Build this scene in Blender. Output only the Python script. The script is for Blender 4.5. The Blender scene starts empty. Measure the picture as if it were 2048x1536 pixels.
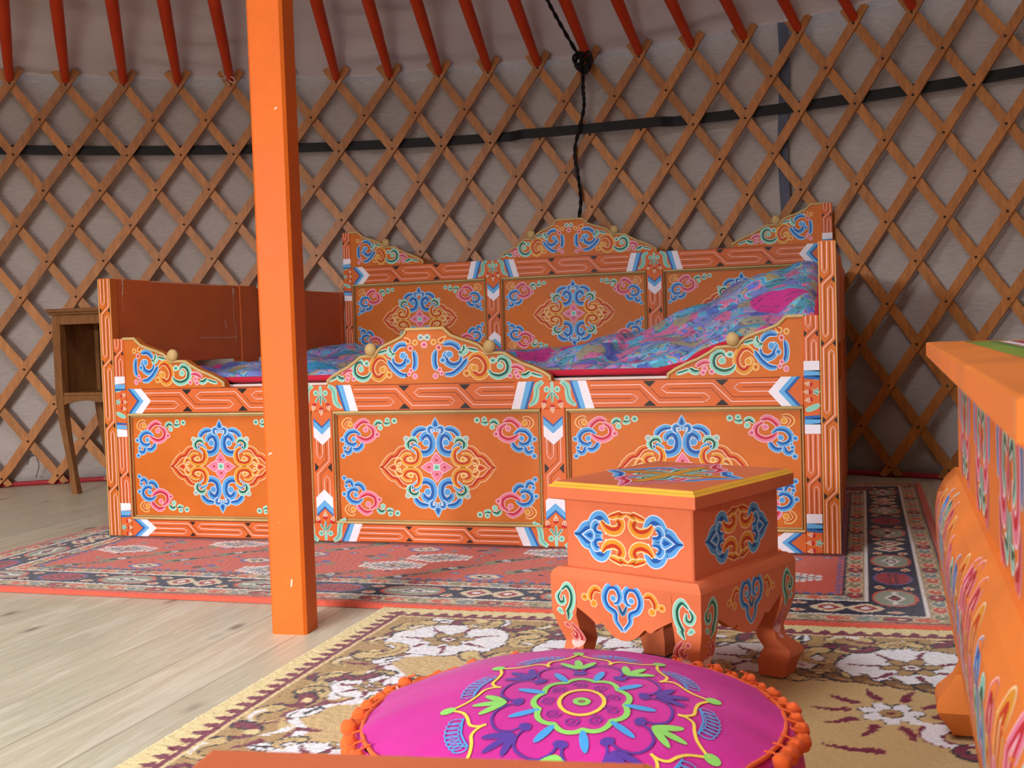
import bpy, math, random
import numpy as np
from mathutils import Vector, Matrix
PI = math.pi
sc = bpy.context.scene
col = sc.collection

# ------------------------------------------------------------------ camera
CAM = (2.05622, -2.72402, 0.55499); YAW, PITCH, ROLL = -0.30047, -0.04485, -0.03215
def cam_setup():
    cy, sy, cp, sp = math.cos(YAW), math.sin(YAW), math.cos(PITCH), math.sin(PITCH)
    f = Vector((sy * cp, cy * cp, sp)); r = Vector((cy, -sy, 0)); u = r.cross(f)
    r2 = math.cos(ROLL) * r + math.sin(ROLL) * u; u2 = -math.sin(ROLL) * r + math.cos(ROLL) * u
    cd = bpy.data.cameras.new('camera'); cd.sensor_width = 36; cd.lens = 2271.746 * 36 / 2048
    cd.clip_start = 0.02; cd.clip_end = 60
    cd.dof.use_dof = True; cd.dof.focus_distance = 2.9; cd.dof.aperture_fstop = 20
    ob = bpy.data.objects.new('camera', cd)
    M = Matrix((r2, u2, -f)).transposed().to_4x4(); M.translation = Vector(CAM)
    ob.matrix_world = M; col.objects.link(ob); sc.camera = ob
cam_setup()
# ------------------------------------------------------------------ light and exposure
w = bpy.data.worlds.new('world'); sc.world = w; w.use_nodes = True
bg = w.node_tree.nodes['Background']; bg.inputs[0].default_value = (0.75, 0.86, 1.0, 1); bg.inputs[1].default_value = 0.6
def area(name, loc, target, sx, sy, power, color, spread=PI, shape='RECTANGLE'):
    l = bpy.data.lights.new(name, 'AREA'); l.shape = shape; l.size = sx; l.size_y = sy; l.energy = power; l.color = color; l.spread = spread
    o = bpy.data.objects.new(name, l); o.location = loc
    o.rotation_euler = (Vector(target) - Vector(loc)).to_track_quat('-Z', 'Y').to_euler(); col.objects.link(o); return o
# daylight through the open door behind and left of the camera, and through the roof crown
area('door_daylight', (0.35, -7.6, 2.0), (0.7, -5.4, 0.9), 3.0, 1.5, 1780, (1.0, 0.985, 0.975))
area('crown_daylight', (0.95, -1.75, 2.95), (0.95, -1.5, 0.0), 1.1, 1.1, 30, (0.86, 0.93, 1.0), math.radians(150), 'DISK')
vs = sc.view_settings; vs.view_transform = 'Standard'; vs.look = 'None'; vs.exposure = 0.15; vs.gamma = 1.0; vs.use_curve_mapping = False

# ------------------------------------------------------------------ colours
def L(h):
    if not isinstance(h, str): return tuple(h)
    v = [int(h[i:i + 2], 16) / 255 for i in (0, 2, 4)]
    return tuple(c / 12.92 if c <= .04045 else ((c + .055) / 1.055) ** 2.4 for c in v)
ORG = L('d37028'); ORG2 = L('da6c34'); POLEO = L('e26c20'); REDO = L('d04420')
GOLD = L('d0b278'); BLACK = L('2c2422'); WHT = L('f2eefa'); PINKL = L('f9ccc8'); DKL = L('5a2418')
PAL = {  # outline, middle, dark
    'blue': (L('cfe2f5'), L('5aa4e4'), L('1f5cb0')), 'pink': (L('f6cfe0'), L('e682a2'), L('c62c3c')),
    'green': (L('d8f0ea'), L('8ed2c0'), L('1f5a4a')), 'orange': (L('f7ddb0'), L('e09a30'), L('c23a22')),
    'red': (L('f7dcc0'), L('dc7a30'), L('c0321e')), 'grey': (L('dfe9e8'), L('a9c3bf'), L('3d7469')),
    'navy': (L('a9c6d8'), L('3f78a8'), L('1c4478')), 'rose': (L('f2c4c4'), L('d86a70'), L('b02c34'))}

# ------------------------------------------------------------------ materials
def mat(name, rough=.5, build=None, spec=.5):
    m = bpy.data.materials.new(name); m.use_nodes = True; nt = m.node_tree; b = nt.nodes['Principled BSDF']
    b.inputs['Roughness'].default_value = rough; b.inputs['Specular IOR Level'].default_value = spec
    if build: build(nt, b)
    return m
def N(nt, t, **kw):
    n = nt.nodes.new(t)
    for k, v in kw.items():
        if k.startswith('i_'): n.inputs[k[2:]].default_value = v
        else: setattr(n, k, v)
    return n
def lk(nt, a, ao, b, bi): nt.links.new(a.outputs[ao], b.inputs[bi])
def mathn(nt, op, a, b=None, c=None):
    n = nt.nodes.new('ShaderNodeMath'); n.operation = op
    for i, v in enumerate((a, b, c)):
        if v is None: continue
        if isinstance(v, (int, float)): n.inputs[i].default_value = v
        else: nt.links.new(v, n.inputs[i])
    return n.outputs[0]
def mixc(nt, fac, a, b, mode='MIX'):
    n = nt.nodes.new('ShaderNodeMix'); n.data_type = 'RGBA'; n.blend_type = mode
    for i, v in ((0, fac), (6, a), (7, b)):
        if isinstance(v, (int, float)): n.inputs[i].default_value = v
        elif isinstance(v, tuple): n.inputs[i].default_value = (*v[:3], 1)
        else: nt.links.new(v, n.inputs[i])
    return n.outputs[2]
def ramp(nt, src, stops, interp='LINEAR'):
    n = nt.nodes.new('ShaderNodeValToRGB'); n.color_ramp.interpolation = interp; e = n.color_ramp.elements
    while len(e) < len(stops): e.new(.5)
    for k, (p, c) in enumerate(stops):
        e[k].position = p; e[k].color = (*((c,) * 3 if isinstance(c, (int, float)) else c)[:3], 1)
    nt.links.new(src, n.inputs[0]); return n.outputs[0]
def coords(nt, kind='Object', scale=(1, 1, 1), rot=(0, 0, 0)):
    t = nt.nodes.new('ShaderNodeTexCoord'); m = nt.nodes.new('ShaderNodeMapping')
    m.inputs['Scale'].default_value = scale; m.inputs['Rotation'].default_value = rot
    lk(nt, t, kind, m, 'Vector'); return m.outputs[0]
def noise(nt, vec, scale, detail=4, rough=.55, dist=0):
    n = N(nt, 'ShaderNodeTexNoise', i_Scale=scale, i_Detail=detail, i_Roughness=rough, i_Distortion=dist)
    nt.links.new(vec, n.inputs['Vector']); return n.outputs['Fac']
def bump(nt, b, h, strength=.2, dist=.002):
    n = N(nt, 'ShaderNodeBump', i_Strength=strength, i_Distance=dist); nt.links.new(h, n.inputs['Height']); lk(nt, n, 0, b, 'Normal')
def attr(nt): return N(nt, 'ShaderNodeAttribute', attribute_name='Col').outputs['Color']

def f_paint(nt, b):
    v = coords(nt); c = attr(nt); n1 = noise(nt, v, 9, 5)
    c2 = mixc(nt, 1.0, c, ramp(nt, n1, [(.3, (.90, .86, .84)), (.7, (1.06, 1.04, 1.02))]), 'MULTIPLY')
    n2 = noise(nt, v, 60, 3); chip = ramp(nt, n2, [(.735, 0.0), (.76, .35)])
    nt.links.new(mixc(nt, chip, c2, L('e9b48a')), b.inputs['Base Color'])
    g = noise(nt, coords(nt, scale=(4, 4, 40)), 6, 3); bump(nt, b, g, .12, .001)
    nt.links.new(ramp(nt, n1, [(.3, .40), (.8, .56)]), b.inputs['Roughness'])
M_PAINT = mat('gloss_paint', .42, f_paint, .22)
def f_plain(nt, b):
    v = coords(nt); nt.links.new(mixc(nt, 1.0, attr(nt), ramp(nt, noise(nt, v, 14, 4), [(.3, .88), (.7, 1.06)]), 'MULTIPLY'), b.inputs['Base Color'])
M_PLAIN = mat('matt_paint', .6, f_plain, .3)
def f_wood(nt, b):
    v = coords(nt, scale=(6, 6, 1.5)); n = noise(nt, v, 9, 5, .6, .6)
    nt.links.new(mixc(nt, 1.0, attr(nt), ramp(nt, n, [(.3, (.72, .64, .58)), (.65, (1.1, 1.06, 1.0))]), 'MULTIPLY'), b.inputs['Base Color'])
    bump(nt, b, n, .15, .001)
M_WOOD = mat('varnished_wood', .42, f_wood, .45)
def f_rug(nt, b):
    v = coords(nt); n = noise(nt, v, 420, 2)
    nt.links.new(mixc(nt, 1.0, attr(nt), ramp(nt, n, [(.3, .88), (.7, 1.10)]), 'MULTIPLY'), b.inputs['Base Color'])
    bump(nt, b, n, .35, .003)
    b.inputs['Sheen Weight'].default_value = .25
M_RUG = mat('carpet_pile', .95, f_rug, .1)
def f_cloth(nt, b):
    t = coords(nt, scale=(1, 1, 1)); n1 = noise(nt, t, 2.2, 4); weave = noise(nt, coords(nt, scale=(6, 6, 90)), 5, 2)
    base = mixc(nt, n1, L('b09f98'), L('cab9b0')); nt.links.new(mixc(nt, .35, base, ramp(nt, weave, [(.35, .32), (.65, .62)]), 'MIX'), b.inputs['Base Color'])
    m = mathn(nt, 'ADD', mathn(nt, 'MULTIPLY', n1, 3.0), mathn(nt, 'MULTIPLY', weave, .25)); bump(nt, b, m, .35, .02)
M_CLOTH = mat('wall_cloth', .95, f_cloth, .1)
def f_roof(nt, b):
    n1 = noise(nt, coords(nt), 3, 4); weave = noise(nt, coords(nt, scale=(5, 5, 60)), 6, 3)
    nt.links.new(mixc(nt, n1, L('c9bcbc'), L('ded2d4')), b.inputs['Base Color'])
    bump(nt, b, mathn(nt, 'ADD', n1, mathn(nt, 'MULTIPLY', weave, .4)), .3, .012)
M_ROOF = mat('roof_cloth', .9, f_roof, .1)
def f_floor(nt, b):
    W = .128
    tc = nt.nodes.new('ShaderNodeTexCoord'); sp = nt.nodes.new('ShaderNodeSeparateXYZ'); lk(nt, tc, 'Object', sp, 0)
    xo = mathn(nt, 'DIVIDE', mathn(nt, 'ADD', sp.outputs[0], -.645 + 12.8), W)
    idx = mathn(nt, 'FLOOR', xo); fr = mathn(nt, 'FRACT', xo)
    wn = N(nt, 'ShaderNodeTexWhiteNoise', noise_dimensions='1D'); nt.links.new(idx, wn.inputs['W'])
    off = mathn(nt, 'MULTIPLY', wn.outputs['Value'], 13.0)
    cb = nt.nodes.new('ShaderNodeCombineXYZ')
    nt.links.new(mathn(nt, 'MULTIPLY', sp.outputs[0], 14.0), cb.inputs[0]); nt.links.new(mathn(nt, 'ADD', mathn(nt, 'MULTIPLY', sp.outputs[1], 1.1), off), cb.inputs[1]); nt.links.new(off, cb.inputs[2])
    g = noise(nt, cb.outputs[0], 2.2, 5, .6, 1.2)
    c = ramp(nt, g, [(.25, L('b9b298')), (.42, L('d8d5ba')), (.5, L('c8c3a9')), (.62, L('e4e2cf')), (.8, L('cfcab8'))])
    st = noise(nt, coords(nt, scale=(55, 2.2, 1)), 1.6, 4, .65); c = mixc(nt, ramp(nt, st, [(.52, 0.0), (.68, .45)]), c, L('9c8e78'))
    c = mixc(nt, .35, c, ramp(nt, wn.outputs['Value'], [(0, L('c4bfaa')), (.5, L('d9cfb8')), (1, L('d2c2a8'))]))
    vor = N(nt, 'ShaderNodeTexVoronoi', i_Scale=1.15, i_Randomness=1.0); cb2 = nt.nodes.new('ShaderNodeCombineXYZ')
    nt.links.new(mathn(nt, 'MULTIPLY', sp.outputs[0], 8.0), cb2.inputs[0]); nt.links.new(mathn(nt, 'ADD', mathn(nt, 'MULTIPLY', sp.outputs[1], 3.4), off), cb2.inputs[1])
    nt.links.new(cb2.outputs[0], vor.inputs['Vector'])
    kn = mathn(nt, 'ADD', vor.outputs['Distance'], mathn(nt, 'MULTIPLY', g, .12))
    c = mixc(nt, ramp(nt, kn, [(.10, .8), (.13, .7), (.17, .25), (.22, 0.0)]), c, L('75635c'))
    stain = noise(nt, coords(nt), 2.0, 3); c = mixc(nt, ramp(nt, stain, [(.5, 0.0), (.75, .35)]), c, L('bab3a6'))
    d = mathn(nt, 'ABSOLUTE', mathn(nt, 'SUBTRACT', fr, .5)); gap = mathn(nt, 'MULTIPLY', ramp(nt, d, [(.486, 0.0), (.495, 1.0)]), mathn(nt, 'ADD', .12, mathn(nt, 'MULTIPLY', wn.outputs['Value'], .8)))
    nt.links.new(mixc(nt, gap, c, L('4a4038')), b.inputs['Base Color'])
    bump(nt, b, mathn(nt, 'SUBTRACT', mathn(nt, 'MULTIPLY', g, .1), gap), .3, .002)
    nt.links.new(ramp(nt, g, [(.3, .30), (.7, .42)]), b.inputs['Roughness'])
M_FLOOR = mat('pale_floorboards', .35, f_floor, .5)
def f_quilt(nt, b):
    v = coords(nt); wv = N(nt, 'ShaderNodeTexNoise', i_Scale=5.0, i_Detail=1); nt.links.new(v, wv.inputs['Vector'])
    mp = nt.nodes.new('ShaderNodeVectorMath'); mp.operation = 'MULTIPLY_ADD'; nt.links.new(wv.outputs['Color'], mp.inputs[0]); mp.inputs[1].default_value = (.12, .12, .12); nt.links.new(v, mp.inputs[2])
    n1 = noise(nt, mp.outputs[0], 9, 2.0, .5, .5)
    P = [L('5a96d8'), L('78d0f4'), L('b4a880'), L('6a7cdc'), L('84bcd8'), L('ee80b0'), L('9c96f4'), L('5c80a8'), L('60c4f4'), L('c0a87a'), L('6a86e8'), L('ec84a8'), L('7cd0e4')]
    base = ramp(nt, mathn(nt, 'FRACT', mathn(nt, 'MULTIPLY', n1, 4.2)), [(i / 13, P[i]) for i in range(13)], 'CONSTANT')
    v2 = N(nt, 'ShaderNodeTexVoronoi', i_Scale=24.0); nt.links.new(mp.outputs[0], v2.inputs['Vector']); s2 = nt.nodes.new('ShaderNodeSeparateColor'); lk(nt, v2, 'Color', s2, 0)
    base = mixc(nt, ramp(nt, s2.outputs[2], [(.45, 0.0), (.46, .85)]), base, ramp(nt, s2.outputs[0], [(k_ / 6, c_) for k_, c_ in enumerate((L('5fb4e0'), L('d86a9a'), L('5a68c8'), L('a89a74'), L('7a8ad8'), L('4a9fb4')))], 'CONSTANT'))
    vo = N(nt, 'ShaderNodeTexVoronoi', i_Scale=5.6); nt.links.new(mp.outputs[0], vo.inputs['Vector'])
    sep = nt.nodes.new('ShaderNodeSeparateColor'); lk(nt, vo, 'Color', sep, 0)
    patch = mathn(nt, 'MULTIPLY', ramp(nt, sep.outputs[0], [(.64, 0.0), (.65, 1.0)]), ramp(nt, vo.outputs['Distance'], [(.42, 1.0), (.46, 0.0)]))
    c = mixc(nt, patch, base, L('d8409a'))
    p2 = mathn(nt, 'MULTIPLY', ramp(nt, sep.outputs[1], [(.78, 0.0), (.79, 1.0)]), ramp(nt, vo.outputs['Distance'], [(.36, 1.0), (.4, 0.0)]))
    c = mixc(nt, p2, c, L('3f9fcf'))
    n3 = noise(nt, v, 60, 2); c = mixc(nt, ramp(nt, n3, [(.60, 0.0), (.63, .6)]), c, L('35406e'))
    nt.links.new(c, b.inputs['Base Color']); bump(nt, b, noise(nt, v, 24, 3), .35, .01)
M_QUILT = mat('paisley_quilt', .6, f_quilt, .4)
def f_velvet(nt, b):
    n = noise(nt, coords(nt), 7, 4)
    nt.links.new(mixc(nt, 1.0, attr(nt), ramp(nt, n, [(.3, .86), (.7, 1.1)]), 'MULTIPLY'), b.inputs['Base Color'])
    b.inputs['Sheen Weight'].default_value = .12; bump(nt, b, noise(nt, coords(nt), 200, 2), .2, .002)
M_VELVET = mat('velvet', .85, f_velvet, .2)

# ------------------------------------------------------------------ mesh builder
class MB:
    def __init__(s): s.v = []; s.f = []; s.c = []
    def add(s, vs, fs, c):
        o = len(s.v); s.v += [tuple(p) for p in vs]
        for f in fs: s.f.append(tuple(i + o for i in f)); s.c.append(c)
    def box(s, a, b, c, bev=.0015):
        lo = [min(a[i], b[i]) for i in range(3)]; hi = [max(a[i], b[i]) for i in range(3)]
        bev = min(bev, *[(hi[i] - lo[i]) * .4 for i in range(3)])
        V = []; idx = {}
        for sx in (0, 1):
            for sy in (0, 1):
                for sz in (0, 1):
                    sg = (sx, sy, sz)
                    for ax in range(3):
                        p = []
                        for i in range(3):
                            e = hi[i] if sg[i] else lo[i]
                            if i != ax: e += -bev if sg[i] else bev
                            p.append(e)
                        idx[(sg, ax)] = len(V); V.append(p)
        F = []
        for ax in range(3):
            o1, o2 = [i for i in range(3) if i != ax]
            for sd in (0, 1):
                q = []
                for a1, a2 in ((0, 0), (1, 0), (1, 1), (0, 1)):
                    g = [0, 0, 0]; g[ax] = sd; g[o1] = a1; g[o2] = a2; q.append(idx[(tuple(g), ax)])
                F.append(q)
        for ax in range(3):
            o1, o2 = [i for i in range(3) if i != ax]
            for a1 in (0, 1):
                for a2 in (0, 1):
                    q = []
                    for sd, k in ((0, o1), (1, o1), (1, o2), (0, o2)):
                        g = [0, 0, 0]; g[ax] = sd; g[o1] = a1; g[o2] = a2; q.append(idx[(tuple(g), k)])
                    F.append(q)
        for sx in (0, 1):
            for sy in (0, 1):
                for sz in (0, 1): F.append([idx[((sx, sy, sz), k)] for k in range(3)])
        s.add(V, F, c)
    def tube(s, pts, r, c, n=8, closed=False, cap=True):
        P = [Vector(p) for p in pts]; m = len(P); V = []; prev = None
        for i, p in enumerate(P):
            if closed: t = P[(i + 1) % m] - P[i - 1]
            else: t = P[min(i + 1, m - 1)] - P[max(i - 1, 0)]
            t.normalize()
            if prev is None: prev = t.orthogonal().normalized()
            nn = (prev - t * prev.dot(t))
            nn = nn.normalized() if nn.length > 1e-6 else t.orthogonal().normalized()
            prev = nn; bb = t.cross(nn); rr = r[i] if isinstance(r, (list, tuple)) else r
            for k in range(n):
                a = 2 * PI * k / n; V.append(p + rr * (math.cos(a) * nn + math.sin(a) * bb))
        F = [(i * n + k, i * n + (k + 1) % n, ((i + 1) % m) * n + (k + 1) % n, ((i + 1) % m) * n + k) for i in range(m if closed else m - 1) for k in range(n)]
        if cap and not closed: F += [tuple(range(n))[::-1], tuple((m - 1) * n + k for k in range(n))]
        s.add(V, F, c)
    def sphere(s, c0, r, c, nu=12, nv=8, sq=(1, 1, 1)):
        V = [(c0[0], c0[1], c0[2] + r * sq[2])]; F = []
        for i in range(1, nv):
            for k in range(nu):
                a = PI * i / nv; b = 2 * PI * k / nu
                V.append((c0[0] + r * sq[0] * math.sin(a) * math.cos(b), c0[1] + r * sq[1] * math.sin(a) * math.sin(b), c0[2] + r * sq[2] * math.cos(a)))
        V.append((c0[0], c0[1], c0[2] - r * sq[2])); e = len(V) - 1
        for k in range(nu):
            F.append((0, 1 + k, 1 + (k + 1) % nu)); F.append((e, 1 + (nv - 2) * nu + (k + 1) % nu, 1 + (nv - 2) * nu + k))
            for i in range(nv - 2): F.append((1 + i * nu + k, 1 + (i + 1) * nu + k, 1 + (i + 1) * nu + (k + 1) % nu, 1 + i * nu + (k + 1) % nu))
        s.add(V, F, c)
    def grid(s, G, c, flip=False, closed_u=False):
        n = len(G); m = len(G[0]); V = [p for row in G for p in row]; F = []
        for i in range(n - 1):
            for j in range(m if closed_u else m - 1):
                q = (i * m + j, i * m + (j + 1) % m, (i + 1) * m + (j + 1) % m, (i + 1) * m + j); F.append(q[::-1] if flip else q)
        s.add(V, F, c)
    def prism(s, poly, lo, hi, mapf, c, cs=None):
        """poly in (u,v); solid between depth lo and hi through mapf(u,v,w)"""
        n = len(poly); V = [mapf(u, v, lo) for u, v in poly] + [mapf(u, v, hi) for u, v in poly]
        s.add(V, [tuple(range(n))[::-1], tuple(range(n, 2 * n))], c)
        s.add(V, [(i, (i + 1) % n, (i + 1) % n + n, i + n) for i in range(n)], cs or c)
    def build(s, name, m, parent=None, smooth=35, **kw):
        me = bpy.data.meshes.new(name); me.from_pydata(s.v, [], s.f)
        ca = me.color_attributes.new('Col', 'FLOAT_COLOR', 'CORNER')
        lens = np.array([len(f) for f in s.f]); arr = np.ones((len(s.f), 4), np.float32); arr[:, :3] = np.array([x[:3] for x in s.c], np.float32)
        ca.data.foreach_set('color', np.repeat(arr, lens, axis=0).ravel())
        me.materials.append(m)
        if smooth: me.shade_smooth(); me.set_sharp_from_angle(angle=math.radians(smooth))
        me.update(); o = bpy.data.objects.new(name, me); col.objects.link(o)
        if parent: o.parent = parent
        for k, v in kw.items(): o[k] = v
        return o
def tag(o, label, cat, group=None):
    o['label'] = label; o['category'] = cat
    if group: o['group'] = group
    return o
def thing(name, label, cat, loc=(0, 0, 0), rz=0, group=None):
    o = bpy.data.objects.new(name, None); o.empty_display_size = .1; col.objects.link(o); o.location = loc; o.rotation_euler = (0, 0, rz)
    return tag(o, label, cat, group)

# ------------------------------------------------------------------ brush ornament laid on a surface
def smooth(P, n=7, closed=False):
    P = [np.array(p, float) for p in P]; m = len(P)
    if m < 3 and not closed: return [P[0] + (P[1] - P[0]) * t / n for t in range(n + 1)]
    out = []
    for i in range(m if closed else m - 1):
        g = lambda k: P[k % m] if closed else P[min(max(k, 0), m - 1)]
        a, b, c, d = g(i - 1), g(i), g(i + 1), g(i + 2)
        for t in np.arange(n) / n:
            out.append(.5 * (2 * b + (c - a) * t + (2 * a - 5 * b + 4 * c - d) * t * t + (3 * b - a - 3 * c + d) * t ** 3))
    if not closed: out.append(P[-1])
    return out
class Brush:
    """T maps tracing units to metres on the surface (u,v); S maps (u,v,w) to space"""
    def __init__(s, mb, S, T=lambda x, y: (x, y), unit=1.0, flip=False, fat=1.14): s.mb, s.S, s.T, s.unit, s.k, s.flip, s.fat = mb, S, T, unit, 0, flip, fat
    def _ribbon(s, pts, hl, hr, c, lay, closed=False):
        n = len(pts); Lf = []; Rt = []
        for i in range(n):
            if closed: t = pts[(i + 1) % n] - pts[i - 1]
            else: t = pts[min(i + 1, n - 1)] - pts[max(i - 1, 0)]
            q = math.hypot(*t) or 1; nx, ny = -t[1] / q, t[0] / q
            Lf.append((pts[i][0] + nx * hl[i], pts[i][1] + ny * hl[i])); Rt.append((pts[i][0] - nx * hr[i], pts[i][1] - ny * hr[i]))
        w = .00016 + s.k * .00003 + lay * .00001
        V = [s.S(*s.T(*p), w) for p in Lf] + [s.S(*s.T(*p), w) for p in Rt]
        s.mb.add(V, [(i, (i + 1) % n, (i + 1) % n + n, i + n) for i in range(n if closed else n - 1)], c)
    def line(s, pts, h, c, closed=False, sm=0, cut=True):
        p = smooth(pts, sm, closed) if sm else [np.array(q, float) for q in pts]; s.k += .34
        s._ribbon(p, [h] * len(p), [h] * len(p), c, 0, closed)
        if not sm:
            for q in (p if closed else p[1:-1]): s._poly([(q[0] + h * math.cos(a), q[1] + h * math.sin(a)) for a in np.arange(8) * PI / 4], c, 0)
    def stroke(s, pts, h, pal, side=1, t0=.35, t1=.35, o=None, dark=True):
        h = h * s.fat
        o = o or .13 * 38 / s.unit * 38 if False else (o or s.unit)
        p = smooth(pts, 7); n = len(p); O, Mi, D = PAL[pal]; s.k += 1
        tn = sum((p[i][0] - p[i - 1][0]) * (p[i + 1][1] - p[i][1]) - (p[i][1] - p[i - 1][1]) * (p[i + 1][0] - p[i][0]) for i in range(1, n - 1)); side = 1 if tn > 0 else -1
        prof = [max(.0, min(1, (t0 + (1 - t0) * min(1, i / (n * .22))), (t1 + (1 - t1) * min(1, (n - 1 - i) / (n * .22))))) for i in range(n)]
        e = [min(1, math.sqrt(max(0, 1 - (1 - min(1, i / 2.0)) ** 2)), math.sqrt(max(0, 1 - (1 - min(1, (n - 1 - i) / 2.0)) ** 2))) for i in range(n)]
        a = [h * prof[i] for i in range(n)]
        s._ribbon(p, [x + o for x in a], [x + o for x in a], O, 0)
        s._ribbon(p, [x * e_ for x, e_ in zip(a, e)], [x * e_ for x, e_ in zip(a, e)], Mi, 1)
        if dark:
            u0 = [x * .80 * e_ for x, e_ in zip(a, e)]; u1 = [x * .05 * min(1, 3 * min(i, n - 1 - i) / n) for i, x in enumerate(a)]
            if side > 0: s._ribbon(p, u0, u1, D, 2)
            else: s._ribbon(p, u1, u0, D, 2)
    def _poly(s, pts, c, lay):
        w = .00016 + s.k * .00003 + lay * .00001; V = [s.S(*s.T(*p), w) for p in pts]; s.mb.add(V, [tuple(range(len(V)))], c)
    def disc(s, x, y, r, pal, spot=.45, dx=0, dy=0, o=None):
        o = o or s.unit; O, Mi, D = PAL[pal]; s.k += 1; A = np.arange(18) * 2 * PI / 18
        s._poly([(x + (r + o) * math.cos(a), y + (r + o) * math.sin(a)) for a in A], O, 0)
        s._poly([(x + r * math.cos(a), y + r * math.sin(a)) for a in A], Mi, 1)
        if spot: s._poly([(x + dx + r * spot * math.cos(a), y + dy + r * spot * .55 * math.sin(a)) for a in A], D, 2)
    def leaf(s, x0, y0, x1, y1, h, pal, inner=.45, o=None):
        """pointed petal, round at (x0,y0), tip at (x1,y1)"""
        o = o or s.unit; O, Mi, D = PAL[pal]; s.k += 1; dx, dy = x1 - x0, y1 - y0; l = math.hypot(dx, dy); ex, ey = dx / l, dy / l
        def shp(h, l0, l1):
            q = []
            for t in np.linspace(0, 1, 9): q.append((l0 + (l1 - l0) * t, h * math.sin(PI * min(1, t ** .55)) if t < 1 else 0))
            return [(x0 + a * ex - b * ey, y0 + a * ey + b * ex) for a, b in q] + [(x0 + a * ex + b * ey, y0 + a * ey - b * ex) for a, b in q[-2:0:-1]]
        s._poly(shp(h + o, -o, l + o * 1.8), O, 0); s._poly(shp(h, 0, l), Mi, 1)
        if inner: s._poly(shp(h * inner, l * .12, l * (.12 + .6 * inner / .45)), D, 2)
    def poly(s, pts, c): s.k += .34; s._poly(pts, c, 0)

# ornament sets; every trace is in the units of the brush that draws it
def med_quarter(b, sx, sy):
    # centre medallion, one quarter, origin at its centre, units 1/5465 m
    q = lambda P: [(sx * x, sy * y) for x, y in P]; sd = sx * sy
    b.stroke(q([(-125, 545), (-225, 540), (-295, 495), (-335, 425)]), 30, 'blue', side=sd)
    b.stroke(q([(-430, 285), (-345, 275), (-240, 210), (-150, 198), (-75, 245), (-52, 340), (-72, 430), (-125, 470), (-195, 425), (-190, 365)]), 36, 'blue', side=sd, t0=.4, t1=.7)
    b.disc(sx * -140, sy * 350, 44, 'blue', 0)
    b.stroke(q([(-335, 330), (-275, 280), (-240, 245)]), 27, 'blue', side=sd)
    b.stroke(q([(-335, 285), (-265, 235), (-248, 145), (-285, 68), (-365, 40), (-445, 60), (-478, 120), (-435, 165), (-365, 165)]), 30, 'orange', side=-sd, t0=.5, t1=.8)
    b.disc(sx * -375, sy * 115, 26, 'orange', 0, o=14)
    b.stroke(q([(-430, 285), (-505, 265), (-555, 215), (-585, 175), (-655, 155), (-725, 85), (-775, 25), (-825, -4)]), 28, 'red', side=sd, t0=.6, t1=.2)
    b.stroke(q([(-500, 85), (-545, 105), (-575, 55), (-545, 15)]), 18, 'orange', side=sd, o=13); b.disc(sx * -540, sy * 40, 17, 'orange', 0, o=13)
    b.stroke(q([(-265, 335), (-295, 390), (-355, 395), (-405, 355), (-405, 295), (-370, 250)]), 26, 'green', side=-sd, t0=.25, t1=.25)
    b.disc(sx * -425, sy * 405, 34, 'grey', 0)
    b.stroke(q([(-65, 475), (-95, 505), (-95, 555), (-55, 570), (-20, 540), (-35, 505)]), 18, 'blue', side=-sd, o=12); b.disc(sx * -35, sy * 520, 16, 'blue', 0, o=12)
def medallion(b):
    b.k = 0
    for sx in (1, -1):
        for sy in (1, -1): b.k = 0; med_quarter(b, sx, sy)
        b.k = 16; b.leaf(sx * -575, -7, sx * -700, -7, 46, 'red', .5)
    for sy in (1, -1): b.leaf(0, sy * 560, 0, sy * 700, 48, 'blue', .5)
    b.k = 20
    for a in range(4):
        c, s_ = math.cos(a * PI / 2), math.sin(a * PI / 2); b.leaf(c * 35, s_ * 35, c * 215, s_ * 205, 78, 'pink', 0); b.disc(c * 112, s_ * 100, 22, 'rose', .9, o=1)
    b.disc(0, 0, 42, 'green', .35)
def corner(b):
    # corner spray; origin at the frame corner, +x away from the corner is negative here: drawn for the top right
    b.k = 0
    b.stroke([(-290, -160), (-355, -95), (-280, -100), (-180, -110), (-120, -190), (-195, -290)][2:], 20, 'orange', side=-1); b.disc(-250, -190, 40, 'orange', 0)
    b.stroke([(-480, -505), (-440, -600), (-360, -650), (-280, -620)], 36, 'blue', side=1)
    b.stroke([(-610, -170), (-490, -135), (-370, -215), (-340, -300)], 38, 'pink', side=-1)
    b.stroke([(-560, -195), (-670, -270), (-690, -370), (-640, -440), (-530, -480), (-420, -440), (-350, -360)], 40, 'pink', side=1); b.disc(-535, -285, 42, 'pink', 0)
    b.stroke([(-440, -385), (-340, -315), (-220, -335), (-150, -435), (-190, -530), (-290, -565), (-360, -520)], 36, 'blue', side=-1, t0=.3, t1=.7); b.disc(-305, -455, 42, 'blue', 0)
    b.stroke([(-260, -590), (-235, -680), (-180, -705), (-110, -650)], 32, 'blue', side=1); b.disc(-135, -610, 34, 'blue', .5); b.disc(-150, -560, 20, 'blue', 0)
    b.disc(-90, -465, 38, 'blue', .5); b.disc(-100, -755, 40, 'blue', .5)
    b.stroke([(-700, -215), (-770, -150), (-850, -185)], 30, 'green', side=1); b.disc(-808, -255, 40, 'green', 0)
    b.stroke([(-880, -170), (-930, -190), (-1000, -165)], 30, 'green', side=-1); b.disc(-945, -120, 38, 'green', .4); b.disc(-1072, -135, 44, 'green', .5); b.disc(-745, -375, 40, 'pink', .5)
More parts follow.
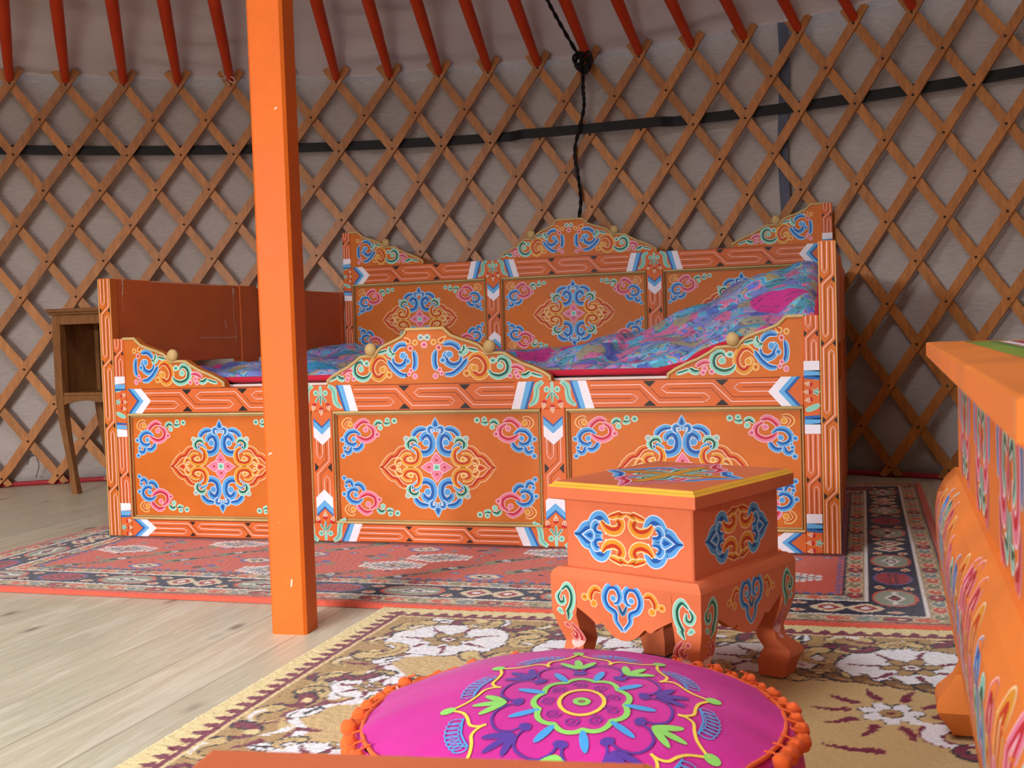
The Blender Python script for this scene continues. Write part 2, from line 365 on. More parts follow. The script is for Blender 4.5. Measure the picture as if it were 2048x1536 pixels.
def crest_half(b, sx=1, ends=False):
    q = lambda P: [(sx * x, y) for x, y in P]; sd = sx; b.k = 0
    b.stroke(q([(170, 480), (145, 380), (150, 260), (190, 185)]), 28, 'blue', side=sd)
    b.stroke(q([(275, 555), (375, 575), (465, 540), (525, 460)]), 28, 'blue', side=sd)
    b.stroke(q([(535, 380), (515, 290), (425, 250), (335, 290), (305, 360), (315, 420), (365, 445)]), 32, 'blue', side=-sd); b.disc(sx * 365, 410, 46, 'blue', 0); b.disc(sx * 265, 330, 38, 'blue', .5)
    b.stroke(q([(290, 125), (395, 130), (505, 200), (585, 290), (640, 360)]), 27, 'blue', side=sd, t0=.6, t1=.3)
    b.stroke(q([(635, 315), (705, 385), (805, 385), (885, 290), (895, 190), (845, 110), (765, 90), (695, 150), (675, 210), (715, 250)]), 36, 'orange', side=-sd, t0=.3, t1=.6); b.disc(sx * 720, 210, 42, 'orange', 0); b.disc(sx * 605, 135, 42, 'orange', .5)
    b.stroke(q([(915, 180), (965, 110), (1065, 80), (1175, 130), (1205, 230), (1165, 320), (1085, 340), (1045, 280)]), 30, 'green', side=sd, t0=.3); b.disc(sx * 1085, 230, 40, 'green', 0); b.disc(sx * 985, 310, 38, 'green', .5)
    b.stroke(q([(1235, 205), (1305, 220), (1375, 190), (1410, 150)]), 22, 'pink', side=-sd); b.disc(sx * 1305, 130, 32, 'pink', .3); b.disc(sx * 1220, 85, 28, 'pink', .5); b.disc(sx * 1330, 75, 28, 'pink', .5)
    b.stroke(q([(1375, 90), (1445, 90), (1505, 140)]), 26, 'green', side=-sd); b.stroke(q([(1505, 120), (1585, 90), (1675, 65)]), 16, 'green', side=sd, t1=.1)
    b.stroke(q([(495, 435), (565, 430), (625, 480)]), 28, 'green', side=-sd); b.stroke(q([(575, 545), (585, 490), (545, 440)]), 18, 'green', side=sd); b.stroke(q([(625, 490), (705, 470), (780, 455)]), 18, 'green', side=sd, t1=.1)
    b.disc(sx * 140, 595, 34, 'orange', .4); b.leaf(sx * 215, 590, sx * 320, 675, 32, 'orange', .5); b.disc(sx * 215, 515, 30, 'rose', .6, o=14)
    b.disc(sx * 215, 195, 26, 'pink', .5); b.disc(sx * 155, 105, 34, 'pink', 0); b.disc(sx * 245, 140, 24, 'pink', .5)
def meander(b, u0, u1, v0, v1, cross, lw=1.0, vert=False, ht=None):
    """fret band from u0 to u1; crossings at the listed u; v across the band"""
    h = abs(v1 - v0); V = lambda t: v0 + (v1 - v0) * t
    P = (lambda u, t: (u, V(t))) if not vert else (lambda u, t: (V(t), u))
    sg = 1 if u1 > u0 else -1; lw_ = .0011 * lw; dw = .0006 * lw
    C = [u0] + list(cross) + [u1]; dd = h * .36 * sg; b.k = 0
    for i, c in enumerate(cross):
        for vv, t in ((0, 1.0), (1, 0.0)):
            s_ = 1 if t else -1; b.poly([P(c - .26 * h, t), P(c + .26 * h, t), P(c, t - s_ * .24)], BLACK)
        b.line([P(c - dd, .86), P(c + dd, .14)], lw_, PINKL)
        b.line([P(c + dd * .1, .74), P(c + dd * 1.15, .32)], dw, DKL); b.line([P(c - dd * .1, .26), P(c - dd * 1.15, .68)], dw, DKL)
    for i in range(len(C) - 1):
        a, z = C[i], C[i + 1]; first = i == 0; last = i == len(C) - 2
        la = a if first else a + dd; lz = z if last else z - dd
        ta = h * .45 * sg; inn = h * .22 * sg
        s0 = a if first else a + ta; s1 = z if last else z - ta
        # lower hook belongs to the crossing on the left, upper one to the crossing on the right
        if not first:
            b.line([P(la, .14), P(s1 - inn if not last else z, .14)] + ([] if last else [P(s1, .31), P(s1 - inn, .48)]) + ([P(la + inn, .48)] if False else []), lw_, PINKL)
            b.line([P(a + dd * 1.15, .32), P(s1 - inn * 1.4 if not last else z, .32)], dw, DKL)
        if not last:
            b.line([P(lz, .86), P(s0 + inn if not first else a, .86)] + ([] if first else [P(s0, .69), P(s0 + inn, .52)]), lw_, PINKL)
            b.line([P(z - dd * 1.15, .68), P(s0 + inn * 1.4 if not first else a, .68)], dw, DKL)
        if not first and not last:
            b.line([P(s0 + inn, .52), P(s1 - inn, .48)], lw_, PINKL)
        if first: b.line([P(a, .5), P(s1 - inn, .48), P(s1, .31), P(s1 - inn, .14), P(a, .14)], lw_, PINKL); b.line([P(a, .32), P(s1 - inn * 1.5, .32)], dw, DKL)
        if last: b.line([P(z, .52), P(s0 + inn, .52), P(s0, .69), P(s0 + inn, .86), P(z, .86)], lw_, PINKL); b.line([P(z, .69), P(s0 + inn * 1.5, .69)], dw, DKL)
def bands(b, quads):
    b.k = 1
    for pts, c in quads: b.poly(pts, c)
CB = (L('2a66b4'), L('68b2ec'), WHT)
def berry(b, x, y, dx, dy, r=.0072):
    b.k = 4; A = np.arange(14) * 2 * PI / 14; b.poly([(x + r * math.cos(a), y + r * math.sin(a)) for a in A], L('c02828'))
    px, py = -dy, dx; b.k = 6
    for row, cnt in enumerate((3, 3, 2, 1)):
        for k in range(cnt):
            o = (k - (cnt - 1) / 2) * r * .62; q = r * (.25 + .55 * row); cx, cy = x + dx * q + px * o, y + dy * q + py * o
            b.poly([(cx + r * .25 * math.cos(a), cy + r * .25 * math.sin(a)) for a in A[::2]], L('f6e7c8'))
def junction(b, cx, ztop, zbot, s=1):
    """flower knot where a rail meets a middle post; s=-1 turns it upside down"""
    z0, z1 = (ztop, zbot) if s > 0 else (zbot, ztop); h = abs(ztop - zbot)
    for m in (1, -1):
        f = [(-465, -350, -570, -450, 2), (-350, -272, -450, -388, 1), (-272, -238, -388, -355, 0)]
        bands(b, [([(cx + m * a / 5325, z0), (cx + m * c / 5325, z0), (cx + m * e / 5325, z1), (cx + m * d / 5325, z1)], CB[k]) for a, c, d, e, k in f])
    e = -s; b.k = 2; mm = lambda x, y: (cx + x / 5325, z0 + e * y / 5630)
    ob = b.unit; b.unit = .0007
    for m in (1, -1): b.stroke([mm(m * 120, 6), mm(m * 205, 70), mm(m * 215, 170), mm(m * 235, 270), mm(m * 320, 345)], .0060, 'green', side=m * s, t0=.6, t1=.3, dark=False); b.line([mm(m * 150, 20), mm(m * 205, 110), mm(m * 225, 230), mm(m * 290, 320)], .0006, PAL['green'][2], sm=5)
    b.stroke([mm(0, 5), mm(0, 90), mm(0, 160)], .0032, 'green', dark=False)
    for m in (1, -1): b.disc(*mm(m * 72, 115), .0070, 'green', .35, o=.0008); b.stroke([mm(m * 10, 150), mm(m * 50, 205), mm(m * 85, 255)], .0022, 'green', side=m)
    b.stroke([mm(0, 150), mm(0, 220), mm(0, 300)], .0022, 'green')
    berry(b, *mm(0, 365), 0, e); berry(b, *mm(110, 305), .25, e * .97); berry(b, *mm(-110, 305), -.25, e * .97); b.unit = ob
def vee(b, cx, hw, z, e, apex=.022):
    """three chevrons on a post; e=-1 points down"""
    zz = 0
    for k, t in enumerate((.0055, .0165, .0285)):
        b.k = 12; b.poly([(cx - hw, z + e * zz), (cx, z + e * (zz + apex)), (cx, z + e * (zz + t + apex)), (cx - hw, z + e * (zz + t))], CB[k])
        b.poly([(cx, z + e * (zz + apex)), (cx + hw, z + e * zz), (cx + hw, z + e * (zz + t)), (cx, z + e * (zz + t + apex))], CB[k]); zz += t
    return z + e * (zz + apex * .3)
def arrow(b, x, z0, z1, s):
    zc = (z0 + z1) / 2; q = .030; xx = x
    for k, t in enumerate((.008, .013, .024)):
        b.k = 12
        for a in (z0, z1):
            b.poly([(xx, a), (xx + s * t, a), (xx + s * (t + q), zc), (xx + s * q, zc)], CB[k])
        xx += s * t
    return xx

# ------------------------------------------------------------------ the yurt shell
WX, WY, WR = 0.91573, -1.92281, 3.63087
A0, DA = -0.54308, 0.05743
KOFF = ([-6, 0, 1, 4, 6, 9, 12, 14, 17, 24], [-.15, -.15, -.08, -.02, .11, .07, .05, .0, -.07, -.1])
def ang(k): return A0 + DA * (k + float(np.interp(k, *KOFF)))
def cylp(k, r, z): a = ang(k); return (WX + r * math.sin(a), WY + r * math.cos(a), z)
def pol(a, r, z): return (WX + r * math.sin(a), WY + r * math.cos(a), z)
rng = random.Random(4)

g = MB(); n = 72
g.add([pol(2 * PI * k / n, WR + .16, 0) for k in range(n)] + [pol(2 * PI * k / n, WR + .16, -.06) for k in range(n)], [tuple(range(n))[::-1], tuple(range(n, 2 * n))] + [(k, (k + 1) % n, (k + 1) % n + n, k + n) for k in range(n)], (.5, .45, .4))
fl = g.build('floor', M_FLOOR, smooth=0); fl['kind'] = 'structure'

# wall cloth with slack between the slats; left open at the doorway behind the camera
g = MB(); DOOR = math.atan2(0.25 - WX, -5.3 - WY)
n = 380; rows = []
for zi in range(25):
    z = 1.80 * zi / 24; row = []
    for i in range(n + 1):
        a = DOOR + .2 + (2 * PI - .4) * i / n; k = (a - A0) / DA
        r = WR + .062 + .007 * math.sin(k * 2.1 + z * 5) + .006 * math.sin(k * 5.3 - z * 9) + .004 * math.sin(z * 40 + k * .6)
        row.append(pol(a, r, z))
    rows.append(row)
g.grid(rows, (.6, .55, .52), flip=True); wl = g.build('wall_back', M_CLOTH, smooth=80); wl['kind'] = 'structure'
md = wl.modifiers.new('thick', 'SOLIDIFY'); md.thickness = .012; md.offset = 0

g = MB(); rows = []  # unseen door frame; its lintel is added to block daylight from the upper wall
for z in (1.36, 1.80):
    rows.append([pol(DOOR - .22 + .44 * i / 12, WR + .075, z) for i in range(13)])
g.grid(rows, L('b0a59e'), flip=True); g.grid([[(x, y - .04, z) for x, y, z in q] for q in rows], L('b0a59e')); g.grid([[(x, y - .04, z) for x, y, z in rows[0]], rows[0]], L('b8602c'), flip=True)
for sg in (-1, 1):
    a_ = DOOR + sg * .205; x, y, _ = pol(a_, WR + .05, 0); g.box((x - .03, y - .05, 0), (x + .03, y + .03, 1.40), L('c4541e'), .004)
dr = g.build('unseen_door_frame', M_PLAIN, smooth=30); dr['kind'] = 'structure'

APX = (0.955, -1.55, 3.09)
def cone(a, t, dz=0, r0=WR + .03, z0=1.665):
    x, y, z = pol(a, r0, z0); f = t
    return (x + (APX[0] - x) * f, y + (APX[1] - y) * f, z + (APX[2] - z) * f + dz)
g = MB(); rows = []
for j in range(64):
    t = .83 * (j / 63) ** 1.9; row = []
    for i in range(n):
        a = 2 * PI * i / n; k = (a - A0) / DA; ph = k - math.floor(k)
        sag = .014 * (math.sin(PI * ph) ** 2) * (1 - t); hem = .012 * math.sin(PI * ph) * (1 if j == 0 else 0)
        rise = float(np.interp(k, [10, 13, 17], [0, .03, .09])) if 5 < k < 40 else 0
        wr = .0040 * math.sin(t * 230 + k * .55 + 1.5 * math.sin(k * .8)) * (.6 + .4 * math.sin(k * 1.7)) + .0035 * math.sin(t * 95 - k * .9)
        tt = t + rise * .25 * (1 - t) * (j < 63)
        row.append(cone(a, tt, -.022 + .092 * min(1, t / .07) + sag - hem + wr * (1 - t) * 1.8))
    rows.append(row)
g.grid(rows, (.7, .66, .66), closed_u=True, flip=True); rf = g.build('ceiling', M_ROOF, smooth=80); rf['kind'] = 'structure'

# lattice of pivoted slats
ZR = [1.607 - .14 * j - .00024 * j * j for j in range(12)]
def zrow(j):
    if j < 0: return 1.607 - j * .14
    return 1.607 - .14 * j - .00024 * j * j
lat = thing('lattice_wall', 'crisscross lattice wall of varnished orange-brown slats bolted where they cross', 'lattice wall', (WX, WY, 0))
def rel(p, o): return (p[0] - o[0], p[1] - o[1], p[2] - o[2])
def slat(k0, s, r, tint):
    m = MB(); seg = 24; hw = .0165; th = .0058; j0, j1 = -.42, 11.27; G = [[], [], [], []]
    for i in range(seg + 1):
        j = j0 + (j1 - j0) * i / seg; k = k0 - s * .5 * j; z = zrow(j); z = max(z, .004)
        j2 = j + .01; dk = (-s * .5 * .01) * DA * WR; dz = zrow(j2) - zrow(j); q = math.hypot(dk, dz); nx, nz = -dz / q, dk / q
        wv = hw * (.8 if i in (0, seg) else 1)
        for c, (a, b) in enumerate(((wv, -th), (wv, th), (-wv, th), (-wv, -th))):
            da = nx * a / (DA * WR); G[c].append(rel(cylp(k + da, r + b, max(z + nz * a, .004)), (WX, WY, 0)))
    V = [G[c][i] for i in range(seg + 1) for c in range(4)]
    F = [(i * 4 + c, i * 4 + (c + 1) % 4, (i + 1) * 4 + (c + 1) % 4, (i + 1) * 4 + c) for i in range(seg) for c in range(4)] + [(3, 2, 1, 0), tuple(seg * 4 + c for c in range(4))]
    m.add(V, F, tint)
    if s > 0:
        for j in range(12):
            c = rel(cylp(k0 - .5 * j, r - th - .001, zrow(j)), (WX, WY, 0)); m.sphere(c, .0048, L('3a2418'), 8, 4)
    m.build('slat', M_WOOD, lat, smooth=30)
for k0 in range(-3, 25): t = rng.uniform(.82, 1.14); slat(k0, 1, WR - .0062, tuple(c * t for c in L('b8773a')))
for k0 in range(-9, 20): t = rng.uniform(.82, 1.14); slat(k0, -1, WR + .0062, tuple(c * t for c in L('bf7e40')))

# roof poles
where = {}
def pole(k, label):
    m = MB(); a = ang(k); x, y, z = cylp(k, WR - .004, 1.625); d = (APX[0] - x, APX[1] - y, APX[2] - z)
    P = []; R_ = []
    for i in range(12):
        t = .82 * i / 11; P.append((d[0] * t, d[1] * t, d[2] * t)); R_.append(.016 + .0085 * min(1, i / 1.5))
    m.tube(P, R_, REDO, 12)
    ob = m.build('roof_pole', M_PAINT); ob.location = (x, y, z)
    tag(ob, label, 'roof pole', 'orange-red roof poles resting on the lattice')
side = {4: 'orange-red roof pole resting on the lattice behind the square orange column'}
left = ['leftmost orange-red roof pole, cut by the left edge of the photo', 'second orange-red roof pole from the left edge', 'third orange-red roof pole from the left edge', 'fourth orange-red roof pole from the left edge']
for k in range(-1, 3): side[k] = left[k + 1]
side[3] = 'orange-red roof pole with white string tied at its foot'
side[5] = 'first orange-red roof pole right of the square orange column'
for k, w_ in zip(range(6, 10), ('second', 'third', 'fourth', 'fifth')): side[k] = w_ + ' orange-red roof pole right of the square orange column'
side[10] = 'orange-red roof pole with the black cord knotted at its foot'
for k, w_ in zip(range(11, 14), ('first', 'second', 'third')): side[k] = w_ + ' orange-red roof pole right of the knotted black cord'
side[14] = 'orange-red roof pole just right of the grey webbing strip'
side[15] = 'roof pole second right of the grey webbing, its length still in view'
side[16] = 'roof pole third right of the grey webbing, only its foot in view'
side[17] = 'roof pole just peeping in at the upper right corner'
for k in range(-1, 18): pole(k, side[k])

# black tension strap woven through the lattice
m = MB(); rows = [[], []]; back = [[], []]
for i in range(260):
    k = -4 + 26.5 * i / 259; f = min(1, max(0, (k - 8.42) / .2)) * min(1, max(0, (11.58 - k) / .2)); r = WR + .0165 - .033 * f; z = 1.350
    for q, dz in ((0, -.019), (1, .019)): rows[q].append(cylp(k, r, z + dz)); back[q].append(cylp(k, r + .0022, z + dz))
m.grid(rows, L('1d1b1c')); m.grid(back, L('1d1b1c'), flip=True); m.grid([rows[1], back[1]], L('1d1b1c')); m.grid([back[0], rows[0]], L('1d1b1c'))
tag(m.build('tension_strap', M_PLAIN), 'black webbing strap running level around the lattice wall', 'strap')
# grey-blue webbing hanging between cloth and lattice
m = MB(); rows = [[], []]
for i in range(30):
    z = 1.72 - 1.66 * i / 29; k = 13.66 + .03 * math.sin(i * .5)
    for q, dk in ((0, -.095), (1, .095)): rows[q].append(cylp(k + dk, WR + .026, z))
m.grid(rows, L('565a6c')); m.grid([[(x, y + .002, z) for x, y, z in r_] for r_ in rows], L('565a6c'), flip=True)
tag(m.build('webbing_strip', M_PLAIN), 'grey-blue webbing strip hanging upright behind the lattice on the right', 'strap')
# black cord
def twist(m, P, r, c, turns=60):
    P = smooth(P, 12); n = len(P)
    for ph in (0, PI):
        Q = []
        for i, p in enumerate(P):
            t = P[min(i + 1, n - 1)] - P[max(i - 1, 0)]; t = Vector(t).normalized(); a = t.orthogonal().normalized(); b = t.cross(a); an = i * .9 + ph
            Q.append(Vector(p) + (a * math.cos(an) + b * math.sin(an)) * r * .55)
        m.tube(Q, r * .72, c, 6)
m = MB(); BK = L('191517')
ZK = 1.602; kp = cylp(10.0 - .06, WR - .045, ZK)
up = []
for t in (0, .05, .1, .15, .25, .4):
    x, y, z = cylp(10, WR - .03, 1.61); up.append((x + (APX[0] - x) * t - .015 - .25 * t * .2, y + (APX[1] - y) * t, z + (APX[2] - z) * t - .03 * min(1, t * 10) * 0 + .0))
up = [(p[0] - .035 * min(1, i / 1.5), p[1] - .02, p[2] + .01) for i, p in enumerate(up)]
twist(m, [kp] + up[1:], .0065, BK)
twist(m, [kp, cylp(9.93, WR - .04, 1.5), cylp(9.92, WR - .035, 1.42), cylp(9.72, WR - .03, 1.27), cylp(9.76, WR - .026, 1.17), cylp(9.80, WR - .026, 1.06), cylp(9.70, WR - .026, .93), cylp(9.75, WR - .026, .80)], .0065, BK)
for i, (dx, dz, rr) in enumerate(((0, 0, .026), (.012, -.02, .02), (-.012, .012, .018), (.02, .008, .022))):
    c = Vector(kp) + Vector((dx, -.012 - .004 * i, dz)); m.tube([c + Vector((rr * math.cos(a), .008 * math.sin(3 * a + i), rr * 1.25 * math.sin(a))) for a in np.arange(16) * 2 * PI / 16], .0062, BK, 7, closed=True)
tag(m.build('black_cord', M_PLAIN), 'black twisted cord knotted on the lattice and hanging behind the headboard', 'cord')
# white string tied round a pole foot
m = MB(); c0 = Vector(cylp(2.97, WR - .035, 1.628)); WS = L('d9ccc6')
for P in ([(0, 0, 0), (-.02, 0, .02), (-.026, -.005, .048)], [(0, 0, 0), (-.03, -.006, .004), (-.055, -.004, .006), (-.068, 0, .012)], [(0, 0, 0), (.02, -.012, -.016), (.038, -.01, -.02), (.03, -.01, .0), (.008, -.012, .004), (0, 0, 0)], [(-.01, .0, -.004), (.004, -.01, -.018), (.014, -.008, -.028)], [(-.02, .02, .01), (0, -.018, .004), (.022, .02, .01)]):
    m.tube([c0 + Vector(p) for p in smooth(P, 6)], .0022, WS, 6)
tag(m.build('white_string', M_PLAIN), 'white string bow tied at the foot of a roof pole, left of the column', 'string')
# red tube along the foot of the wall and a bent wire
m = MB(); m.tube([cylp(k, WR + .0235, .010) for k in np.arange(-5, 23, .25)], .0095, L('a8323a'), 10)
tag(m.build('red_tube', M_PAINT), 'dark red tube lying along the foot of the cloth wall', 'tube')
m = MB(); c0 = Vector(cylp(-.95, WR + .022, .03)); m.tube([c0 + Vector(p) for p in smooth([(.012, 0, .0), (.03, 0, .05), (.016, 0, .09), (-.016, 0, .088), (-.03, 0, .055)], 6)], .0016, L('4d4a4e'), 6)
tag(m.build('wire_hook', M_PLAIN), 'thin bent grey wire hook at the foot of the wall, lower left', 'wire')

# square orange column
m = MB(); A = Vector((.976, -.829)); B = Vector((1.047, -.824)); e = (B - A).normalized(); nrm = Vector((-e.y, e.x)); Wd = (B - A).length; Dp = .060; ch = .0055
pr = [(ch, 0), (Wd - ch, 0), (Wd, ch), (Wd, Dp - ch), (Wd - ch, Dp), (ch, Dp), (0, Dp - ch), (0, ch)]
pts = [(e.x * u + nrm.x * v, e.y * u + nrm.y * v) for u, v in pr]
m.prism(pts, 0, 2.95, lambda u, v, w_: (u, v, w_), POLEO)
for u, z, h, wd in ((.045, .09, .016, .0016), (.05, 1.19, .01, .002), (.052, .98, .005, .003), (.012, .34, .005, .004)):
    p0 = e * u - nrm * .0004; m.add([(p0.x - e.x * wd, p0.y - e.y * wd, z), (p0.x + e.x * wd, p0.y + e.y * wd, z + .003), (p0.x + e.x * wd * 1.5, p0.y + e.y * wd * 1.5, z + h), (p0.x, p0.y, z + h)], [(0, 1, 2, 3)], L('f3dccb'))
ob = m.build('support_column', M_PAINT, smooth=20); ob.location = (A.x, A.y, 0)
tag(ob, 'square orange-painted wooden column standing on the bare floorboards in front of the bed', 'column')

# ------------------------------------------------------------------ rugs
class Canvas:
    def __init__(s, x0, y0, x1, y1, res, c):
        s.x = np.arange(x0, x1 + res / 2, res); s.y = np.arange(y0, y1 + res / 2, res); s.X, s.Y = np.meshgrid(s.x, s.y); s.C = np.empty(s.X.shape + (3,)); s.C[:] = c
        s.b = (x0, y0, x1, y1); s.res = res; s.jx = np.random.RandomState(3).normal(0, res * .35, s.X.shape); s.jy = np.random.RandomState(4).normal(0, res * .35, s.X.shape)
    def fill(s, mask, c): s.C[mask] = c
    def win(s, xa, ya, xb, yb):
        i0, i1 = np.searchsorted(s.y, (ya, yb)); j0, j1 = np.searchsorted(s.x, (xa, xb)); return slice(i0, i1), slice(j0, j1)
    def stroke(s, P, r, c, taper=False, sm=5):
        P = np.array(smooth(P, sm) if sm and len(P) > 1 else P, float); rm = max(r) if isinstance(r, (list, tuple)) else r
        w = s.win(P[:, 0].min() - rm * 1.3, P[:, 1].min() - rm * 1.3, P[:, 0].max() + rm * 1.3, P[:, 1].max() + rm * 1.3)
        X = s.X[w] + s.jx[w]; Y = s.Y[w] + s.jy[w]
        if X.size == 0: return
        D = np.full(X.shape, 9.); n = len(P)
        for i in range(n - 1):
            a, b = P[i], P[i + 1]; d = b - a; q = d @ d or 1e-12; t = np.clip(((X - a[0]) * d[0] + (Y - a[1]) * d[1]) / q, 0, 1)
            rr = r * (1 - (.85 * (i + t) / n if taper else 0)); D = np.minimum(D, np.hypot(X - a[0] - d[0] * t, Y - a[1] - d[1] * t) - rr)
        s.C[w][D < 0] = c
    def disc(s, x, y, r, c, ry=None, a=0):
        m_ = max(r, ry or 0) * 1.2; w = s.win(x - m_, y - m_, x + m_, y + m_); X = s.X[w] + s.jx[w] - x; Y = s.Y[w] + s.jy[w] - y
        ca, sa = math.cos(a), math.sin(a); s.C[w][((X * ca + Y * sa) / r) ** 2 + ((-X * sa + Y * ca) / (ry or r)) ** 2 < 1] = c
    def diamond(s, x, y, rx, ry, c, p=1.0):
        w = s.win(x - rx, y - ry, x + rx, y + ry); s.C[w][np.abs((s.X[w] - x) / rx) ** p + np.abs((s.Y[w] - y) / ry) ** p < 1] = c
    def build(s, name, th, label, fr=0):
        H, W = s.X.shape; rs = np.random.RandomState(7); Z = th + rs.normal(0, .0006, s.X.shape) + .0015 * np.sin(s.X * 9) * np.sin(s.Y * 7)
        Z[0, :] = Z[-1, :] = 0.001; Z[:, 0] = Z[:, -1] = 0.001; Z[1, 1:-1] *= .75; Z[-2, 1:-1] *= .75; Z[1:-1, 1] *= .75; Z[1:-1, -2] *= .75
        V = np.stack([s.X, s.Y, Z], -1).reshape(-1, 3); I = np.arange(H * W).reshape(H, W)
        Q = np.stack([I[:-1, :-1], I[:-1, 1:], I[1:, 1:], I[1:, :-1]], -1).reshape(-1, 4)
        me = bpy.data.meshes.new(name); me.vertices.add(len(V)); me.vertices.foreach_set('co', V.ravel()); me.loops.add(Q.size); me.loops.foreach_set('vertex_index', Q.ravel())
        me.polygons.add(len(Q)); me.polygons.foreach_set('loop_start', np.arange(0, Q.size, 4)); me.polygons.foreach_set('loop_total', np.full(len(Q), 4)); me.update(calc_edges=True); me.validate()
        ca = me.color_attributes.new('Col', 'FLOAT_COLOR', 'POINT'); C4 = np.ones((H * W, 4), np.float32); C4[:, :3] = s.C.reshape(-1, 3); ca.data.foreach_set('color', C4.ravel())
        me.materials.append(M_RUG); me.shade_smooth(); o = bpy.data.objects.new(name, me); col.objects.link(o); return tag(o, label, 'rug')

